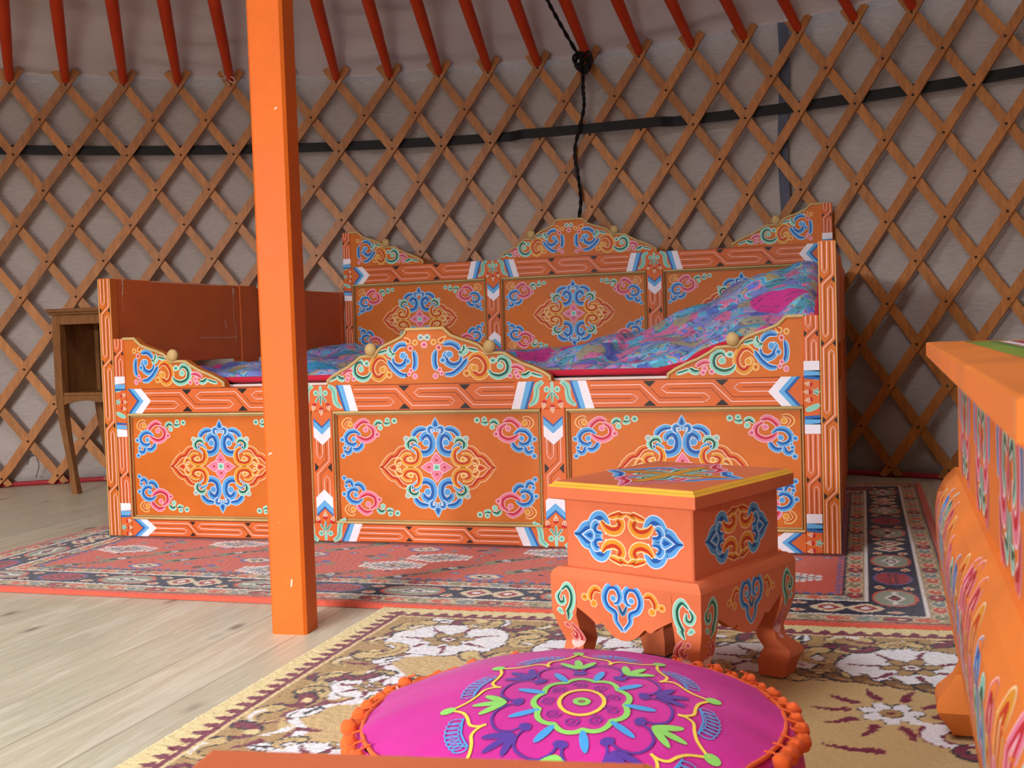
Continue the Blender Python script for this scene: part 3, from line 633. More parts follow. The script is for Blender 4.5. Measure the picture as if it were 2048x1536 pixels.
def red_rug():
    x0, y0, x1, y1 = -.165, -.612, 2.235, 1.27; CO = L('d55c48'); NV = L('1c2040'); CR = L('e4d0ae'); GY = L('7f8f96'); BE = L('b39a78'); RD = L('a83440'); BL = L('5a66a8'); WH = L('f0e8e4'); OL = L('8c8a68')
    k = Canvas(x0, y0, x1, y1, .0036, CO); d = np.minimum(np.minimum(k.X - x0, x1 - k.X), np.minimum(k.Y - y0, y1 - k.Y)) + k.jx * .3
    rs = random.Random(11)
    def zone(a, b, c): k.fill((d > a) & (d < b), c)
    zone(.022, .027, NV); zone(.027, .070, BE); zone(.070, .076, WH); zone(.076, .178, NV); zone(.178, .184, WH); zone(.184, .222, BE); zone(.222, .228, NV)
    # guard stripes
    per = 0
    def along(off, step, fn):
        i = 0
        for (ax, ay, bx, by) in ((x0 + off, y0 + off, x1 - off, y0 + off), (x1 - off, y0 + off, x1 - off, y1 - off), (x1 - off, y1 - off, x0 + off, y1 - off), (x0 + off, y1 - off, x0 + off, y0 + off)):
            l = math.hypot(bx - ax, by - ay); m_ = max(1, round(l / step)); ux, uy = (bx - ax) / l, (by - ay) / l
            for j in range(m_): t = (j + .5) * l / m_; fn(ax + ux * t, ay + uy * t, ux, uy, i); i += 1
    def el(x, y, ux, uy, a, b, c, p=1.6): k.diamond(x, y, a if abs(ux) > .5 else b, b if abs(ux) > .5 else a, c, p)
    def guard(x, y, ux, uy, i):
        c = (CO, GY, RD, CO, OL)[i % 5]; el(x, y, ux, uy, .026, .016, NV if i % 5 == 2 else CR, 2); el(x, y, ux, uy, .022, .013, c, 2); el(x + ux * .008, y + uy * .008, ux, uy, .008, .004, CR)
    along(.0485, .052, guard); along(.203, .047, guard)
    def teeth(x, y, ux, uy, i): el(x, y, ux, uy, .007, .007, BL, 3)
    along(.236, .024, teeth)
    def med(x, y, ux, uy, i):
        t = i % 4
        if t in (0, 2):
            el(x, y, ux, uy, .072, .043, CO, 2.2); el(x, y, ux, uy, .064, .038, L('96a08c'), 2.2); el(x, y, ux, uy, .034, .020, WH, 1.2); el(x, y, ux, uy, .024, .013, L('3c3034'), 1.2); el(x, y, ux, uy, .012, .007, WH if t else RD)
            for s_ in (-1, 1): el(x + s_ * ux * .045, y + s_ * uy * .045, ux, uy, .012, .006, WH)
        elif t == 1:
            el(x, y, ux, uy, .064, .040, BL, 2); el(x, y, ux, uy, .058, .036, RD, 2)
            for s_ in (-2, -1, 0, 1, 2): el(x + s_ * ux * .022, y + s_ * uy * .022, ux, uy, .009, .012, L('5a2038')); el(x + s_ * ux * .022, y + s_ * uy * .022, ux, uy, .004, .005, CO)
        else:
            for s_ in (-1, 1): el(x + s_ * ux * .034, y + s_ * uy * .034, ux, uy, .036, .036, CR, 1.3); el(x + s_ * ux * .034, y + s_ * uy * .034, ux, uy, .022, .022, RD, 1.3); el(x + s_ * ux * .034, y + s_ * uy * .034, ux, uy, .010, .010, WH)
        px, py = ux, uy
        for s_ in (-1, 1): el(x + ux * .088 - uy * s_ * .028, y + uy * .088 + ux * s_ * .028, ux, uy, .016, .011, CR, 1.5); el(x + ux * .088 - uy * s_ * .028, y + uy * .088 + ux * s_ * .028, ux, uy, .009, .006, CO, 1.5)
    along(.127, .176, med)
    # field: stepped stars, comb lozenges and slanting pears
    for iy, fy in enumerate(np.arange(y0 + .275, y1 - .26, .098)):
        for ix, fx in enumerate(np.arange(x0 + .33 + (.09 if iy % 2 else 0), x1 - .30, .18)):
            t = (ix * 2 + iy * 3) % 5; X_, Y_ = fx + rs.uniform(-.01, .01), fy
            if t in (0, 3):
                k.stroke([(X_ - .05, Y_ - .045), (X_ + .005, Y_), (X_ + .05, Y_ + .045)], .017, OL, sm=2); k.stroke([(X_ - .035, Y_ - .035), (X_ + .04, Y_ + .036)], .010, NV, sm=0); k.stroke([(X_, Y_), (X_ + .04, Y_ + .036)], .0055, CO, sm=0); k.disc(X_ - .02, Y_ - .02, .010, WH); k.disc(X_ - .02, Y_ - .02, .005, BL)
            elif t == 1:
                for q in (1, -1):
                    for dx in np.arange(-.075, .08, .015): k.diamond(X_ + dx, Y_ + q * (.042 - abs(dx) * .4), .006, .016, WH, 3)
                k.diamond(X_, Y_, .080, .040, NV); k.diamond(X_, Y_, .074, .036, WH); k.diamond(X_, Y_, .058, .027, L('55556e')); k.diamond(X_, Y_, .050, .021, L('8c9aa6')); k.diamond(X_, Y_, .03, .013, CR); k.diamond(X_, Y_, .014, .008, RD)
            elif t == 2:
                k.diamond(X_, Y_, .045, .03, BL, 2); k.diamond(X_, Y_, .038, .025, CR, 1.4); k.diamond(X_, Y_, .022, .014, NV); k.diamond(X_, Y_, .010, .008, CR)
            else:
                for a in range(4): k.diamond(X_ + .024 * math.cos(a * PI / 2), Y_ + .02 * math.sin(a * PI / 2), .015, .012, (OL, BL, L('5c4046'), GY)[a], 1.5)
            if rs.random() < .5: k.diamond(X_ + .1, Y_ + .03, .012, .009, BL, 1.5); k.diamond(X_ + .1, Y_ + .03, .005, .004, CR, 1.5); k.diamond(X_ - .09, Y_ - .02, .011, .010, GY, 1.5); k.diamond(X_ - .07, Y_ + .035, .008, .006, NV, 1.5)
    return k.build('patterned_rug', .0105, 'red patterned rug with navy medallion border under the bed')
red_rug()

def gold_rug():
    x0, y0, x1, y1 = 1.113, -2.75, 2.86, -.618
    G1 = L('ead59a'); G2 = L('b4905a'); G3 = L('d2b27a'); MR = L('7c2340'); DK = L('28242e'); WH = L('f2f0f4'); BR = L('8a6036')
    k = Canvas(x0, y0, x1, y1, .0033, G2); X, Y = k.X, k.Y; jd = k.jx
    dl, dt, dr, db = X - x0, y1 - Y, x1 - X, Y - y0; d = np.minimum(np.minimum(dl, dt), np.minimum(dr, db))
    rs = random.Random(5)
    # inner field with a lobed outline
    fx = .19 + .028 * np.sin(Y * 21) + .015 * np.sin(Y * 47 + 1); fy = .27 + .05 * np.sin(X * 13 + .8) + .02 * np.sin(X * 31)
    fd = np.minimum(np.minimum(dl - fx, dr - fx), np.minimum(dt - fy, db - fy)) - .10 * np.exp(-((X - x0) ** 2 + (Y - y1) ** 2) / .13)
    k.fill(fd > -.028, MR); k.fill(fd > -.020, WH); k.fill(fd > .004 + .008 * np.sin(X * 60 + Y * 50), G3)
    # main scroll work
    def comma(x, y, a, s_, fill, out=DK, curl=1, inner=None):
        P = []
        for t in np.linspace(0, 1, 9): th = a + curl * (t * 3.6); r = s_ * (1 - .62 * t); P.append((x + r * math.cos(th), y + r * math.sin(th)))
        k.stroke(P, s_ * .34 + .0055, out, True, 3); k.stroke(P, s_ * .34, fill, True, 3)
        if inner is not None: k.stroke(P[1:6], s_ * .12, inner, True, 3)
    def rosette(x, y, r, n_=8, petal=WH, ring=DK, core=G2):
        for i in range(n_): a = i * 2 * PI / n_ + .2; k.disc(x + r * .62 * math.cos(a), y + r * .62 * math.sin(a), r * .42, ring, r * .30, a)
        for i in range(n_): a = i * 2 * PI / n_ + .2; k.disc(x + r * .62 * math.cos(a), y + r * .62 * math.sin(a), r * .36, petal, r * .24, a)
        k.disc(x, y, r * .40, ring); k.disc(x, y, r * .34, core); k.disc(x, y, r * .12, MR)
    def flick(x, y, a, l, c=MR, w=.007):
        k.stroke([(x, y), (x + l * .5 * math.cos(a + .15), y + l * .5 * math.sin(a + .15)), (x + l * math.cos(a), y + l * math.sin(a))], w, c, True, 3)
    # border band filler
    def band(x, y, ix):
        t = ix % 4; a = rs.uniform(0, 6.28)
        if t == 0: comma(x, y, a, .040, L('d2b478'), DK, 1, WH); flick(x + .03, y, a + 2, .04)
        elif t == 1: k.disc(x, y, .030, DK, .016, a); k.disc(x, y, .027, WH, .013, a); flick(x, y, a, .03, DK, .005); flick(x - .02, y + .02, a + 1, .045)
        elif t == 2: comma(x, y, a, .034, MR, DK, -1); k.disc(x + .02, y + .01, .012, G1)
        else: flick(x, y, a, .05, MR, .010); flick(x, y, a + 2.2, .05, L('d2b478'), .012); flick(x, y, a + 4, .04, WH, .008)
    i = 0
    for y in np.arange(y1 - .12, y0 + .1, -.068):
        for xo in (.105, .160): band(x0 + xo + rs.uniform(-.01, .01), y + (.03 if xo > .12 else 0), i); i += 1
        band(x1 - .12, y, i)
    for x in np.arange(x0 + .22, x1 - .1, .068):
        for yo in (.10, .155, .21): band(x, y1 - yo + rs.uniform(-.012, .012), i + (1 if yo > .12 else 0)); i += 1
    # corner spray: white field with brown star flower and gold scrolls
    def spray(cx, cy, s_, fl=1):
        for a in np.arange(0, 6.28, .7): k.disc(cx + .06 * s_ * math.cos(a) * fl, cy + .05 * s_ * math.sin(a), .058 * s_, DK)
        for a in np.arange(0, 6.28, .7): k.disc(cx + .06 * s_ * math.cos(a) * fl, cy + .05 * s_ * math.sin(a), .054 * s_, WH)
        for (dx, dy, a, q, cu) in ((.13, .03, 1.8, .050, -1), (-.10, -.07, 4.6, .056, 1), (.12, -.08, 3.2, .050, 1), (-.09, .07, 1.2, .040, 1), (.02, .11, .5, .036, -1)):
            comma(cx + dx * fl * s_, cy + dy * s_, a, q * s_, L('d8bc80'), DK, cu * fl, G2)
        for a in np.arange(.4, 6.6, .9): flick(cx + .05 * s_ * math.cos(a), cy + .05 * s_ * math.sin(a), a, .045 * s_, MR, .006)
        rosette(cx, cy, .048 * s_, 6, G2, DK, BR); k.disc(cx, cy, .012 * s_, WH); k.disc(cx, cy, .007 * s_, MR)
        comma(cx - .15 * fl * s_, cy - .01, 2.5, .032 * s_, MR, DK, 1); comma(cx + .09 * fl * s_, cy + .10 * s_, 0, .03, MR, DK, -1)
    spray(1.335, -.835, 1.0); spray(1.60, -.86, .85, -1); spray(1.89, -.84, .85, 1)
    spray(2.12, -.86, 1.0, -1); spray(2.45, -.86, 1.0, 1); spray(1.36, -1.42, .62, 1); spray(1.34, -1.9, .8); spray(1.31, -1.12, .55, -1)
    # brown leaf bank under the right spray
    for i_, t in enumerate(np.linspace(0, 1, 6)): comma(1.99 + .22 * t, -.905 - .05 * t, 3.4, .034, BR, DK, 1, G2)
    # field flowers with radiating maroon petals
    for (x, y, s_) in ((2.085, -1.085, 1.0), (1.80, -1.33, .9), (1.62, -1.62, 1.0), (2.3, -1.5, 1.0), (1.9, -2.0, 1)):
        rosette(x, y, .046 * s_, 7)
        for a in np.arange(0, 6.28, .62): flick(x + .062 * s_ * math.cos(a), y + .062 * s_ * math.sin(a), a, .045 * s_, MR, .0085)
        comma(x + .085, y - .085, 2.0, .045 * s_, WH, MR, 1); comma(x + .10, y - .12, 5.0, .03 * s_, MR, DK, -1); k.stroke([(x + .03, y - .03), (x + .08, y - .05), (x + .14, y - .10)], .008, WH)
        flick(x - .02, y - .15, 3.0, .07, MR, .010)
    # plain edging with a sawtooth
    k.fill(d < .066 + jd * .3, G3); k.fill(d < .064, MR); k.fill(d < .053, G1)
    k.fill((d >= .066) & (d < .070), L('e6cc96'))
    for y in np.arange(y1 - .05, y0, -.030): k.diamond(x0 + .047, y, .016, .010, MR, 1.2); k.diamond(x1 - .047, y, .016, .010, MR, 1.2)
    for x in np.arange(x0 + .06, x1 - .04, .030): k.diamond(x, y1 - .047, .010, .016, MR, 1.2)
    return k.build('gold_rug', .0095, 'gold rug with white and maroon scrollwork under the stool and cushion')
gold_rug()

# ------------------------------------------------------------------ the painted bed
XA, XB = .0409, 1.96; LX = 2.0
P1L, P1R, P2L, P2R, P3L, P3R = .0763, .6496, .7105, 1.2848, 1.3467, 1.9225
H, ZPT, ZRT, ZPT2, ZPB = .7447, .5742, .4325, .3636, .0649
D, DZ = 1.5104, .4087
bed = thing('bed', 'orange bed painted with scrolls, its carved front and back boards facing us', 'bed')
def SF(y0, z0=0): return lambda u, v, w_: (u, y0 - w_, z0 + v)
def crest_outline(kind):
    # outer edge, units 1/5325 and 1/5630 m, origin at crest centre on the rail top
    Rr = [(290, 815), (320, 778), (395, 705), (545, 645), (665, 605), (785, 555), (845, 500), (893, 430), (1035, 440), (1155, 430), (1245, 365), (1395, 280), (1545, 220), (1685, 150), (1775, 90), (1805, 0)]
    if kind == 'mid': pts = [(-x * .83 if x > 300 else -x * .9, y) for x, y in Rr[::-1]] + Rr
    else: pts = Rr
    return pts
def board(parent, y, z0, depth=.03, back=False):
    S = SF(y, z0); U = lambda x, v: S(x, v, 0)
    fr = MB(); T = depth; c = ORG2
    def bar(xa, xb, za, zb, dy=0): fr.box((xa, y + dy, z0 + za), (xb, y + T, z0 + zb), c, .0018)
    fz0 = .0165 if z0 == 0 else 0
    bar(XA, P1L, fz0, ZPT); bar(P3R, XB, fz0, ZPT)
    bar(P1L + .0002, P3R - .0002, ZPT2, ZRT, .0004); bar(P1L + .0002, P3R - .0002, fz0, ZPB, .0004)
    bar(P1R, P2L, ZPB, ZPT2, .0004); bar(P2R, P3L, ZPB, ZPT2, .0004)
    b = Brush(fr, SF(y, z0), unit=.0012)
    # rails
    for (za, zb, s_) in ((ZPT2, ZRT, 1), (fz0 * 1.05, ZPB, -1)):
        j1, j2 = (P1R + P2L) / 2, (P2R + P3L) / 2; m_ = .004
        e0 = arrow(b, P1L + .006, za, zb, 1); e1 = arrow(b, P3R - .006, za, zb, -1)
        b.k = 0
        for (ua, ub) in ((e0, j1 - .098), (j1 + .098, j2 - .098), (j2 + .098, e1)):
            l = ub - ua; A_, B_ = ua + l * .32, ua + l * .70
            meander(b, ua, ub, za + m_, zb - m_, (A_, B_), .95)
            b.k = 0; b.line([(ua, za + .001), (ub, za + .001)], .0007, DKL); b.line([(ua, zb - .001), (ub, zb - .001)], .0007, DKL)
        for j_ in (j1, j2): junction(b, j_, zb, za, s_)
    # middle posts
    for xa, xb in ((P1R, P2L), (P2R, P3L)):
        cx = (xa + xb) / 2; hw = (xb - xa) / 2 - .006; zc = (ZPT2 + ZPB) / 2
        za = vee(b, cx, hw, ZPT2 - .018, -1); zb = vee(b, cx, hw, ZPB + .018, 1)
        meander(b, za + .002, zb - .002, cx - hw, cx + hw, (zc,), .9, True)
    # end posts of the board
    for xa, xb, s_ in ((XA, P1L, 1), (P3R, XB, -1)):
        m_ = .003; cx = (xa + xb) / 2
        def strip(za, zb, cr): meander(b, za, zb, xa + m_, xb - m_, cr, .85, True)
        strip(ZPT - .001, .468, (.532,))
        def block(zt, e):
            zz = zt
            for k_, t in ((2, .022), (1, .012), (0, .007)): b.k = 12; b.poly([(xa + .001, zz), (xb - .001, zz - s_ * .0), (xb - .001, zz + e * t - .003 * s_ * e), (xa + .001, zz + e * t)], CB[k_]); zz += e * t
            return zz
        q = block(.468, -1); q2 = block(.298, 1)
        zc = (ZPT2 + ZRT) / 2 - .002
        def flower(zc, es=(1, -1)):
            for e in es:
                b.k = 2; ob = b.unit; b.unit = .0006; b.stroke([(xa + .002 if s_ > 0 else xb - .002, zc + e * .030), (cx, zc + e * .038), (xb - .004 if s_ > 0 else xa + .004, zc + e * .043)], .0050, 'green', dark=False); b.unit = ob
            x_in = xa + .009 if s_ > 0 else xb - .009
            b.k = 5
            for a in range(5): t = a * 2 * PI / 5; b.leaf(x_in, zc, x_in + .009 * math.cos(t), zc + .009 * math.sin(t), .0028, 'green', .5, o=.0006)
            for e in (-1, 0, 1): berry(b, x_in + s_ * (.014 + (.003 if e == 0 else 0)), zc + e * .018, s_ * .97, e * .2, .0062)
        flower(zc); strip(.296, .098, (.165,)) if False else strip(.296, .110, (.190,))
        q3 = block(.070 + .040, -1); flower(.0415, (1,))
    fr_o = fr.build('board_frame', M_PAINT, parent, smooth=30)
    # panels
    for xa, xb in ((P1L, P1R), (P2L, P2R), (P3L, P3R)):
        p = MB(); p.box((xa + .001, y + .012, z0 + ZPB), (xb - .001, y + .022, z0 + ZPT2), ORG, .0005)
        cx, cz = (xa + xb) / 2, (ZPB + ZPT2) / 2; Sp = SF(y + .012, z0)
        medallion(Brush(p, Sp, lambda x, v: (cx + x / 5150, cz + v / 5450), unit=9, fat=1.25))
        for sx in (1, -1):
            for sy in (1, -1):
                ox = (xb - .008) if sx > 0 else (xa + .008); oz = (ZPT2 - .008) if sy > 0 else (ZPB + .008)
                corner(Brush(p, Sp, lambda x, v: (ox + sx * x / 6500, oz + sy * v / 6750), unit=9.5))
        po = p.build('painted_panel', M_PAINT, parent, smooth=0)
        gm = MB()
        for r, dy, cc in ((.0038, .001, GOLD), (.0026, .0065, tuple(q * .75 for q in GOLD))):
            o = .0035 if r > .003 else .009
            gm.tube([(xa + o, y + dy, z0 + ZPB + o), (xb - o, y + dy, z0 + ZPB + o), (xb - o, y + dy, z0 + ZPT2 - o), (xa + o, y + dy, z0 + ZPT2 - o)], r, cc, 8, closed=True)
        gm.build('gold_moulding', M_PAINT, po, smooth=60)
    # crests
    def crest(ox, sx, kind):
        m_ = MB(); fx, fz = sx / 5325, 1 / 5630
        pts = crest_outline(kind); 
        if kind == 'mid': poly = [(ox + x / 5325, ZRT + y_ * fz) for x, y_ in pts]
        else:
            edge = (P1L - .003 if sx > 0 else P3R + .003)
            poly = [(edge, ZRT), (edge, ZRT + 815 * fz)] + [(ox + x * fx, ZRT + y_ * fz) for x, y_ in pts if abs(ox + x * fx - edge) > .004 and (ox + x * fx - edge) * sx > 0]
        m_.prism(poly, 0, -.024, SF(y + .003, z0), ORG)
        b = Brush(m_, SF(y + .003, z0), lambda x, v: (ox + x * fx, ZRT + v * fz), unit=9.5, fat=1.3)
        if kind == 'mid':
            crest_half(b, 1); bl = Brush(m_, SF(y + .003, z0), lambda x, v: (ox + x * .88 / 5325 if x < -300 else ox + x * .95 / 5325, ZRT + v * fz), unit=9.5, fat=1.3); crest_half(bl, -1)
            b.k = 2; b.disc(-48, 668, 38, 'grey', .5); b.disc(48, 665, 38, 'grey', .5); b.disc(0, 560, 38, 'pink', .5)
            if not back: pass
        else:
            bb = Brush(m_, SF(y + .003, z0), lambda x, v: (ox + (1000 - 54 - (1000 - 54 - x) * (.82 if x < 946 else 1.0)) * fx, ZRT + v * fz), unit=9.5, fat=1.3); crest_half(bb, 1)
        # raised gold edge
        edge_p = [(u, v) for u, v in poly if v > ZRT + .002]
        cxm = sum(u for u, v in poly) / len(poly)
        eg = [(u, v - .0042) for u, v in poly] if kind == 'mid' else [(u, v - .0042) for u, v in poly[1:]]
        eg = [e_ for e_ in eg]; eg[-1] = (eg[-1][0] - sx * .006 if kind != 'mid' else eg[-1][0] - .006, ZRT + .002)
        if kind == 'mid': eg[0] = (eg[0][0] + .006, ZRT + .002)
        co = m_.build('carved_crest', M_PAINT, parent, smooth=25)
        gm = MB(); gm.tube([(u, y + .002, z0 + v) for u, v in eg], .0042, GOLD, 8)
        for xx in ([946] if kind != 'mid' else [946, -946 * .84]):
            ux = ox + xx * (fx if kind != 'mid' else 1 / 5325)
            gm.sphere((ux, y + .001, z0 + ZRT + 510 * fz), .0165, GOLD, 14, 10, (1, .8, 1.05)); gm.box((ux - .010, y - .001, z0 + ZRT + 440 * fz), (ux + .010, y + .018, z0 + ZRT + 500 * fz), GOLD, .003)
        gm.build('gold_edge', M_PAINT, co, smooth=60)
    crest(.978 if not back else .990, 1, 'mid'); crest(.2325 - 946 / 5325, 1, 'end'); crest(1.762 + 946 / 5325, -1, 'end')
fb = bpy.data.objects.new('front_board', None); col.objects.link(fb); fb.parent = bed
# the two boards: their frame, panels and crests are parts of the bed
bpy.data.objects.remove(fb)
board(bed, 0.0, 0.0); board(bed, D, DZ, .028, True)
# end posts and end boards
for side_, xa, xb in ((0, 0.0, XA - .0006), (1, XB + .0006, LX)):
    m = MB(); m.box((xa, 0, .0165), (xb, .032, H), ORG, .002); b = Brush(m, SF(0), unit=.001)
    meander(b, H - .002, .0175, xa + .0035, xb - .0035, (.655, .508, .330, .152), .95, True)
    for xx in (xa + .0012, xb - .0012): b.line([(xx, .0175), (xx, H - .002)], .0009, tuple(c * 1.1 for c in GOLD))
    m.build('corner_post', M_PAINT, bed, smooth=30)
    m = MB(); x0_, x1_ = (xa + .006, xb - .004) if side_ == 0 else (xa + .004, xb - .004)
    m.box((x0_, .033, .500), (x1_, .70, H), ORG2, .0015); m.box((x0_ - .003, .70, .0165), (x1_ + .003, .81, H + .001), ORG2, .0015); m.box((x0_, .81, .500), (x1_, D - .001, H - .004), ORG2, .0015)
    m.box((x0_, .033, .02), (x1_, .70, .40), ORG2, .0015); m.box((x0_, .81, .02), (x1_, D - .001, .40), ORG2, .0015); m.box((xa + .002, D - .03, .0165), (xb - .002, D - .001, H - .002), ORG2, .0015)
    if side_ == 0:
        b = Brush(m, lambda u, v, w_: (x1_ + w_ + .0001, u, v)); CRM = L('efd9bd')
        for P, h in (([(.062, .744), (.064, .725), (.060, .700)], .0022), ([(.058, .70), (.060, .65)], .0006), ([(.655, .742), (.660, .70), (.658, .64), (.668, .58), (.668, .555)], .0012), ([(.662, .735), (.664, .715)], .0035), ([(.45, .572), (.53, .572), (.60, .570), (.667, .572)], .0008), ([(.20, .742), (.60, .742)], .0008), ([(.60, .63), (.61, .60)], .0016), ([(.74, .735), (.742, .60)], .0007)):
            b.line(P, h, CRM)
    m.build('end_board', M_PAINT, bed, smooth=30)
# base deck that carries the bedding
m = MB(); m.box((XA + .001, .032, .36), (XB - .001, D - .002, .385), L('8a5a3a'), .002); m.build('bed_deck', M_WOOD, bed)
m = MB(); m.box((XA + .001, D + .03, .0165), (XA + .05, D + .055, DZ + .3), ORG2); m.box((XB - .05, D + .03, .0165), (XB - .001, D + .055, DZ + .3), ORG2); m.box((XA + .002, D + .001, .03), (XB - .002, D + .026, DZ - .001), ORG2, .001); m.build('back_support', M_PAINT, bed)
# mattress
m = MB(); NX, NY = 40, 24
def rbox(x0, x1, y0, y1, z0, z1, r=.03, nx=30, ny=20):
    V = []
    for zz, s_ in ((z0, 0), (z0 + r * .4, 1), (z1 - r * .4, 1), (z1, 0)):
        q = r * (0.35 if s_ == 0 else 0); V.append([(x0 + q, y0 + q, zz), (x1 - q, y0 + q, zz), (x1 - q, y1 - q, zz), (x0 + q, y1 - q, zz)])
    return V
R_ = rbox(XA + .012, XB - .012, .036, D - .01, .386, .438)
m.grid(R_, L('e8d4cc'), closed_u=True, flip=True); m.add(R_[-1], [(0, 1, 2, 3)], L('e8d4cc')); m.add(R_[0], [(3, 2, 1, 0)], L('e8d4cc'))
ob = m.build('mattress', M_PLAIN, smooth=60); tag(ob, 'thin pale mattress under the quilt, seen at the middle crest', 'mattress')

# quilt
def qh(x, y):
    fr = float(np.interp(x, [.05, .5, 1.3, 1.52, 1.62, 1.74, 1.91], [.462, .462, .460, .464, .488, .524, .560])); dp = float(np.interp(x, [.05, .3, .95, 1.15, 1.40, 1.57, 1.66, 1.76, 1.86, 1.94], [.475, .482, .484, .492, .540, .600, .655, .700, .722, .715]))
    t = min(1, max(0, (y - .05) / (.42 if x < 1.4 else .62))); t = t * t * (3 - 2 * t); z = fr + (dp - fr) * t
    lft = .055 * math.exp(-((x - .13) / .20) ** 2 - ((y - 1.30) / .30) ** 2) * 1.0
    tuft = abs(math.sin(x * 2 * PI / .42 + .6)) * abs(math.sin(y * 2 * PI / .44 + .4)); z += .024 * (tuft ** .45) - .014
    z += .007 * math.sin(x * 13 + y * 7) * math.sin(y * 11 - x * 5) + .005 * math.sin(x * 31 + y * 17) + .003 * math.sin(y * 43 - x * 22)
    e = min(y - .05, 1.475 - y, x - .055, 1.945 - x); edge = max(0, 1 - e / .03); z -= .020 * edge ** 2
    return max(z + lft, .4545)
m = MB(); NX, NY = 170, 120; xs = np.linspace(.055, 1.945, NX); ys = np.linspace(.05, 1.475, NY)
top = [[(x, y, qh(x, y)) for x in xs] for y in ys]
m.grid(top, (.3, .4, .7)); ob = m.build('quilt', M_QUILT, smooth=80)
tag(ob, 'crumpled blue and magenta paisley quilt with red edge heaped toward the right of the bed', 'quilt')
hem = MB(); ring = [top[0][i] for i in range(0, NX, 2)] + [top[j][-1] for j in range(0, NY, 2)] + [top[-1][i] for i in range(NX - 1, -1, -2)] + [top[j][0] for j in range(NY - 1, -1, -2)]
hem.tube([(x, y, z - .004) for x, y, z in ring], .0080, L('c4243e'), 8, closed=True); hem.grid([[(x, y, z - .004) for x, y, z in ring], [(x, y, min(z - .008, .447)) for x, y, z in ring]], L('c4243e'), closed_u=True); hem.build('red_hem', M_VELVET, ob, smooth=60, label='red padded hem of the quilt')
und = MB(); und.grid([[(x, y, max(z - .022, .4395)) for x, y, z in row] for row in top], L('c4243e'), flip=True); und.build('lining', M_VELVET, ob, smooth=80)

# ------------------------------------------------------------------ stools and table
def sect(a, b, out, z): return [(-a - out, -b - out, z), (a + out, -b - out, z), (a + out, b + out, z), (-a - out, b + out, z)]
def sweep(m, a, b, prof, c, cap0=False, cap1=False):
    """rectangular sweep of a profile [(outset, z, colour)]"""
    for (o0, z0, c0), (o1, z1, _) in zip(prof[:-1], prof[1:]):
        m.grid([sect(a, b, o0, z0), sect(a, b, o1, z1)], c0 or c, closed_u=True)
    if cap1: m.add(sect(a, b, prof[-1][0], prof[-1][1]), [(0, 1, 2, 3)], c)
    if cap0: m.add(sect(a, b, prof[0][0], prof[0][1]), [(3, 2, 1, 0)], c)
def legs(m_parent, a, b, out, lw, c, ztop, deco=None, z0f=.0135):
    zs = [max(z, z0f) for z in sorted(set([z for z, _ in out] + list(np.linspace(0, ztop, 22)))) if z >= z0f - .004]
    fo = lambda z: float(np.interp(z, [q[0] for q in out], [q[1] for q in out])); fl_ = lambda z: float(np.interp(z, [q[0] for q in lw], [q[1] for q in lw]))
    for sx in (-1, 1):
        for sy in (-1, 1):
            m = MB(); rows = []
            for z in zs:
                o, l = fo(z), fl_(z); x1, y1 = a + o, b + o; x0, y0 = x1 - l, y1 - l
                r = [(sx * x0, sy * y0, z), (sx * x1, sy * y0, z), (sx * x1, sy * y1, z), (sx * x0, sy * y1, z)]
                rows.append(r)
            m.grid(rows, c, closed_u=True, flip=(sx * sy < 0)); m.add(rows[-1], [(0, 1, 2, 3)], c); m.add(rows[0], [(3, 2, 1, 0)], c)
            if deco: deco(m, sx, sy, fo)
            m.build('leg', M_PAINT, m_parent, smooth=40)
def face_map(a, b, fo, k, lift=0.0):
    """surface map for side k (0 front -y, 1 right +x, 2 back +y, 3 left -x)"""
    def S(u, v, w_):
        d = (b if k % 2 == 0 else a) + fo(v) + w_ + lift
        return [(u, -d, v), (d, u, v), (-u, d, v), (-d, -u, v)][k]
    return S
def apron(m, a, b, fo, zt, zb, hw, c, th=.016):
    for k in range(4):
        half = (a if k % 2 == 0 else b) - hw; S = face_map(a, b, fo, k); rows = []; rb = []
        us = np.linspace(-half, half, 49); nz = 8
        for i in range(nz + 1):
            rows.append([S(u, zt + (zb(u / half) - zt) * i / nz, 0) for u in us]); rb.append([S(u, zt + (zb(u / half) - zt) * i / nz, -th) for u in us])
        m.grid(rows, c, flip=True); m.grid(rb, c); m.grid([rows[-1], rb[-1]], c, flip=True)
def heart(b):
    b.k = 0
    for s in (1, -1):
        b.stroke([(0, -92), (s * 35, -48), (s * 40, -10), (s * 78, 15), (s * 92, 60), (s * 70, 108), (s * 30, 110), (s * 10, 72), (s * 22, 40), (s * 44, 34)], 12, 'blue', side=s, t0=.5, o=3.5); b.disc(s * 46, 58, 13, 'blue', 0, o=3.5)
    b.stroke([(-22, 30), (0, -12), (22, 30)], 7, 'navy', side=-1, o=3)
    for s in (1, -1):
        b.stroke([(s * 108, 80), (s * 140, 92), (s * 165, 60), (s * 160, 30)], 12, 'orange', side=-s, o=3.5); b.disc(s * 148, 20, 15, 'orange', 0, o=3.5); b.disc(s * 196, 45, 15, 'orange', .4, o=3.5)
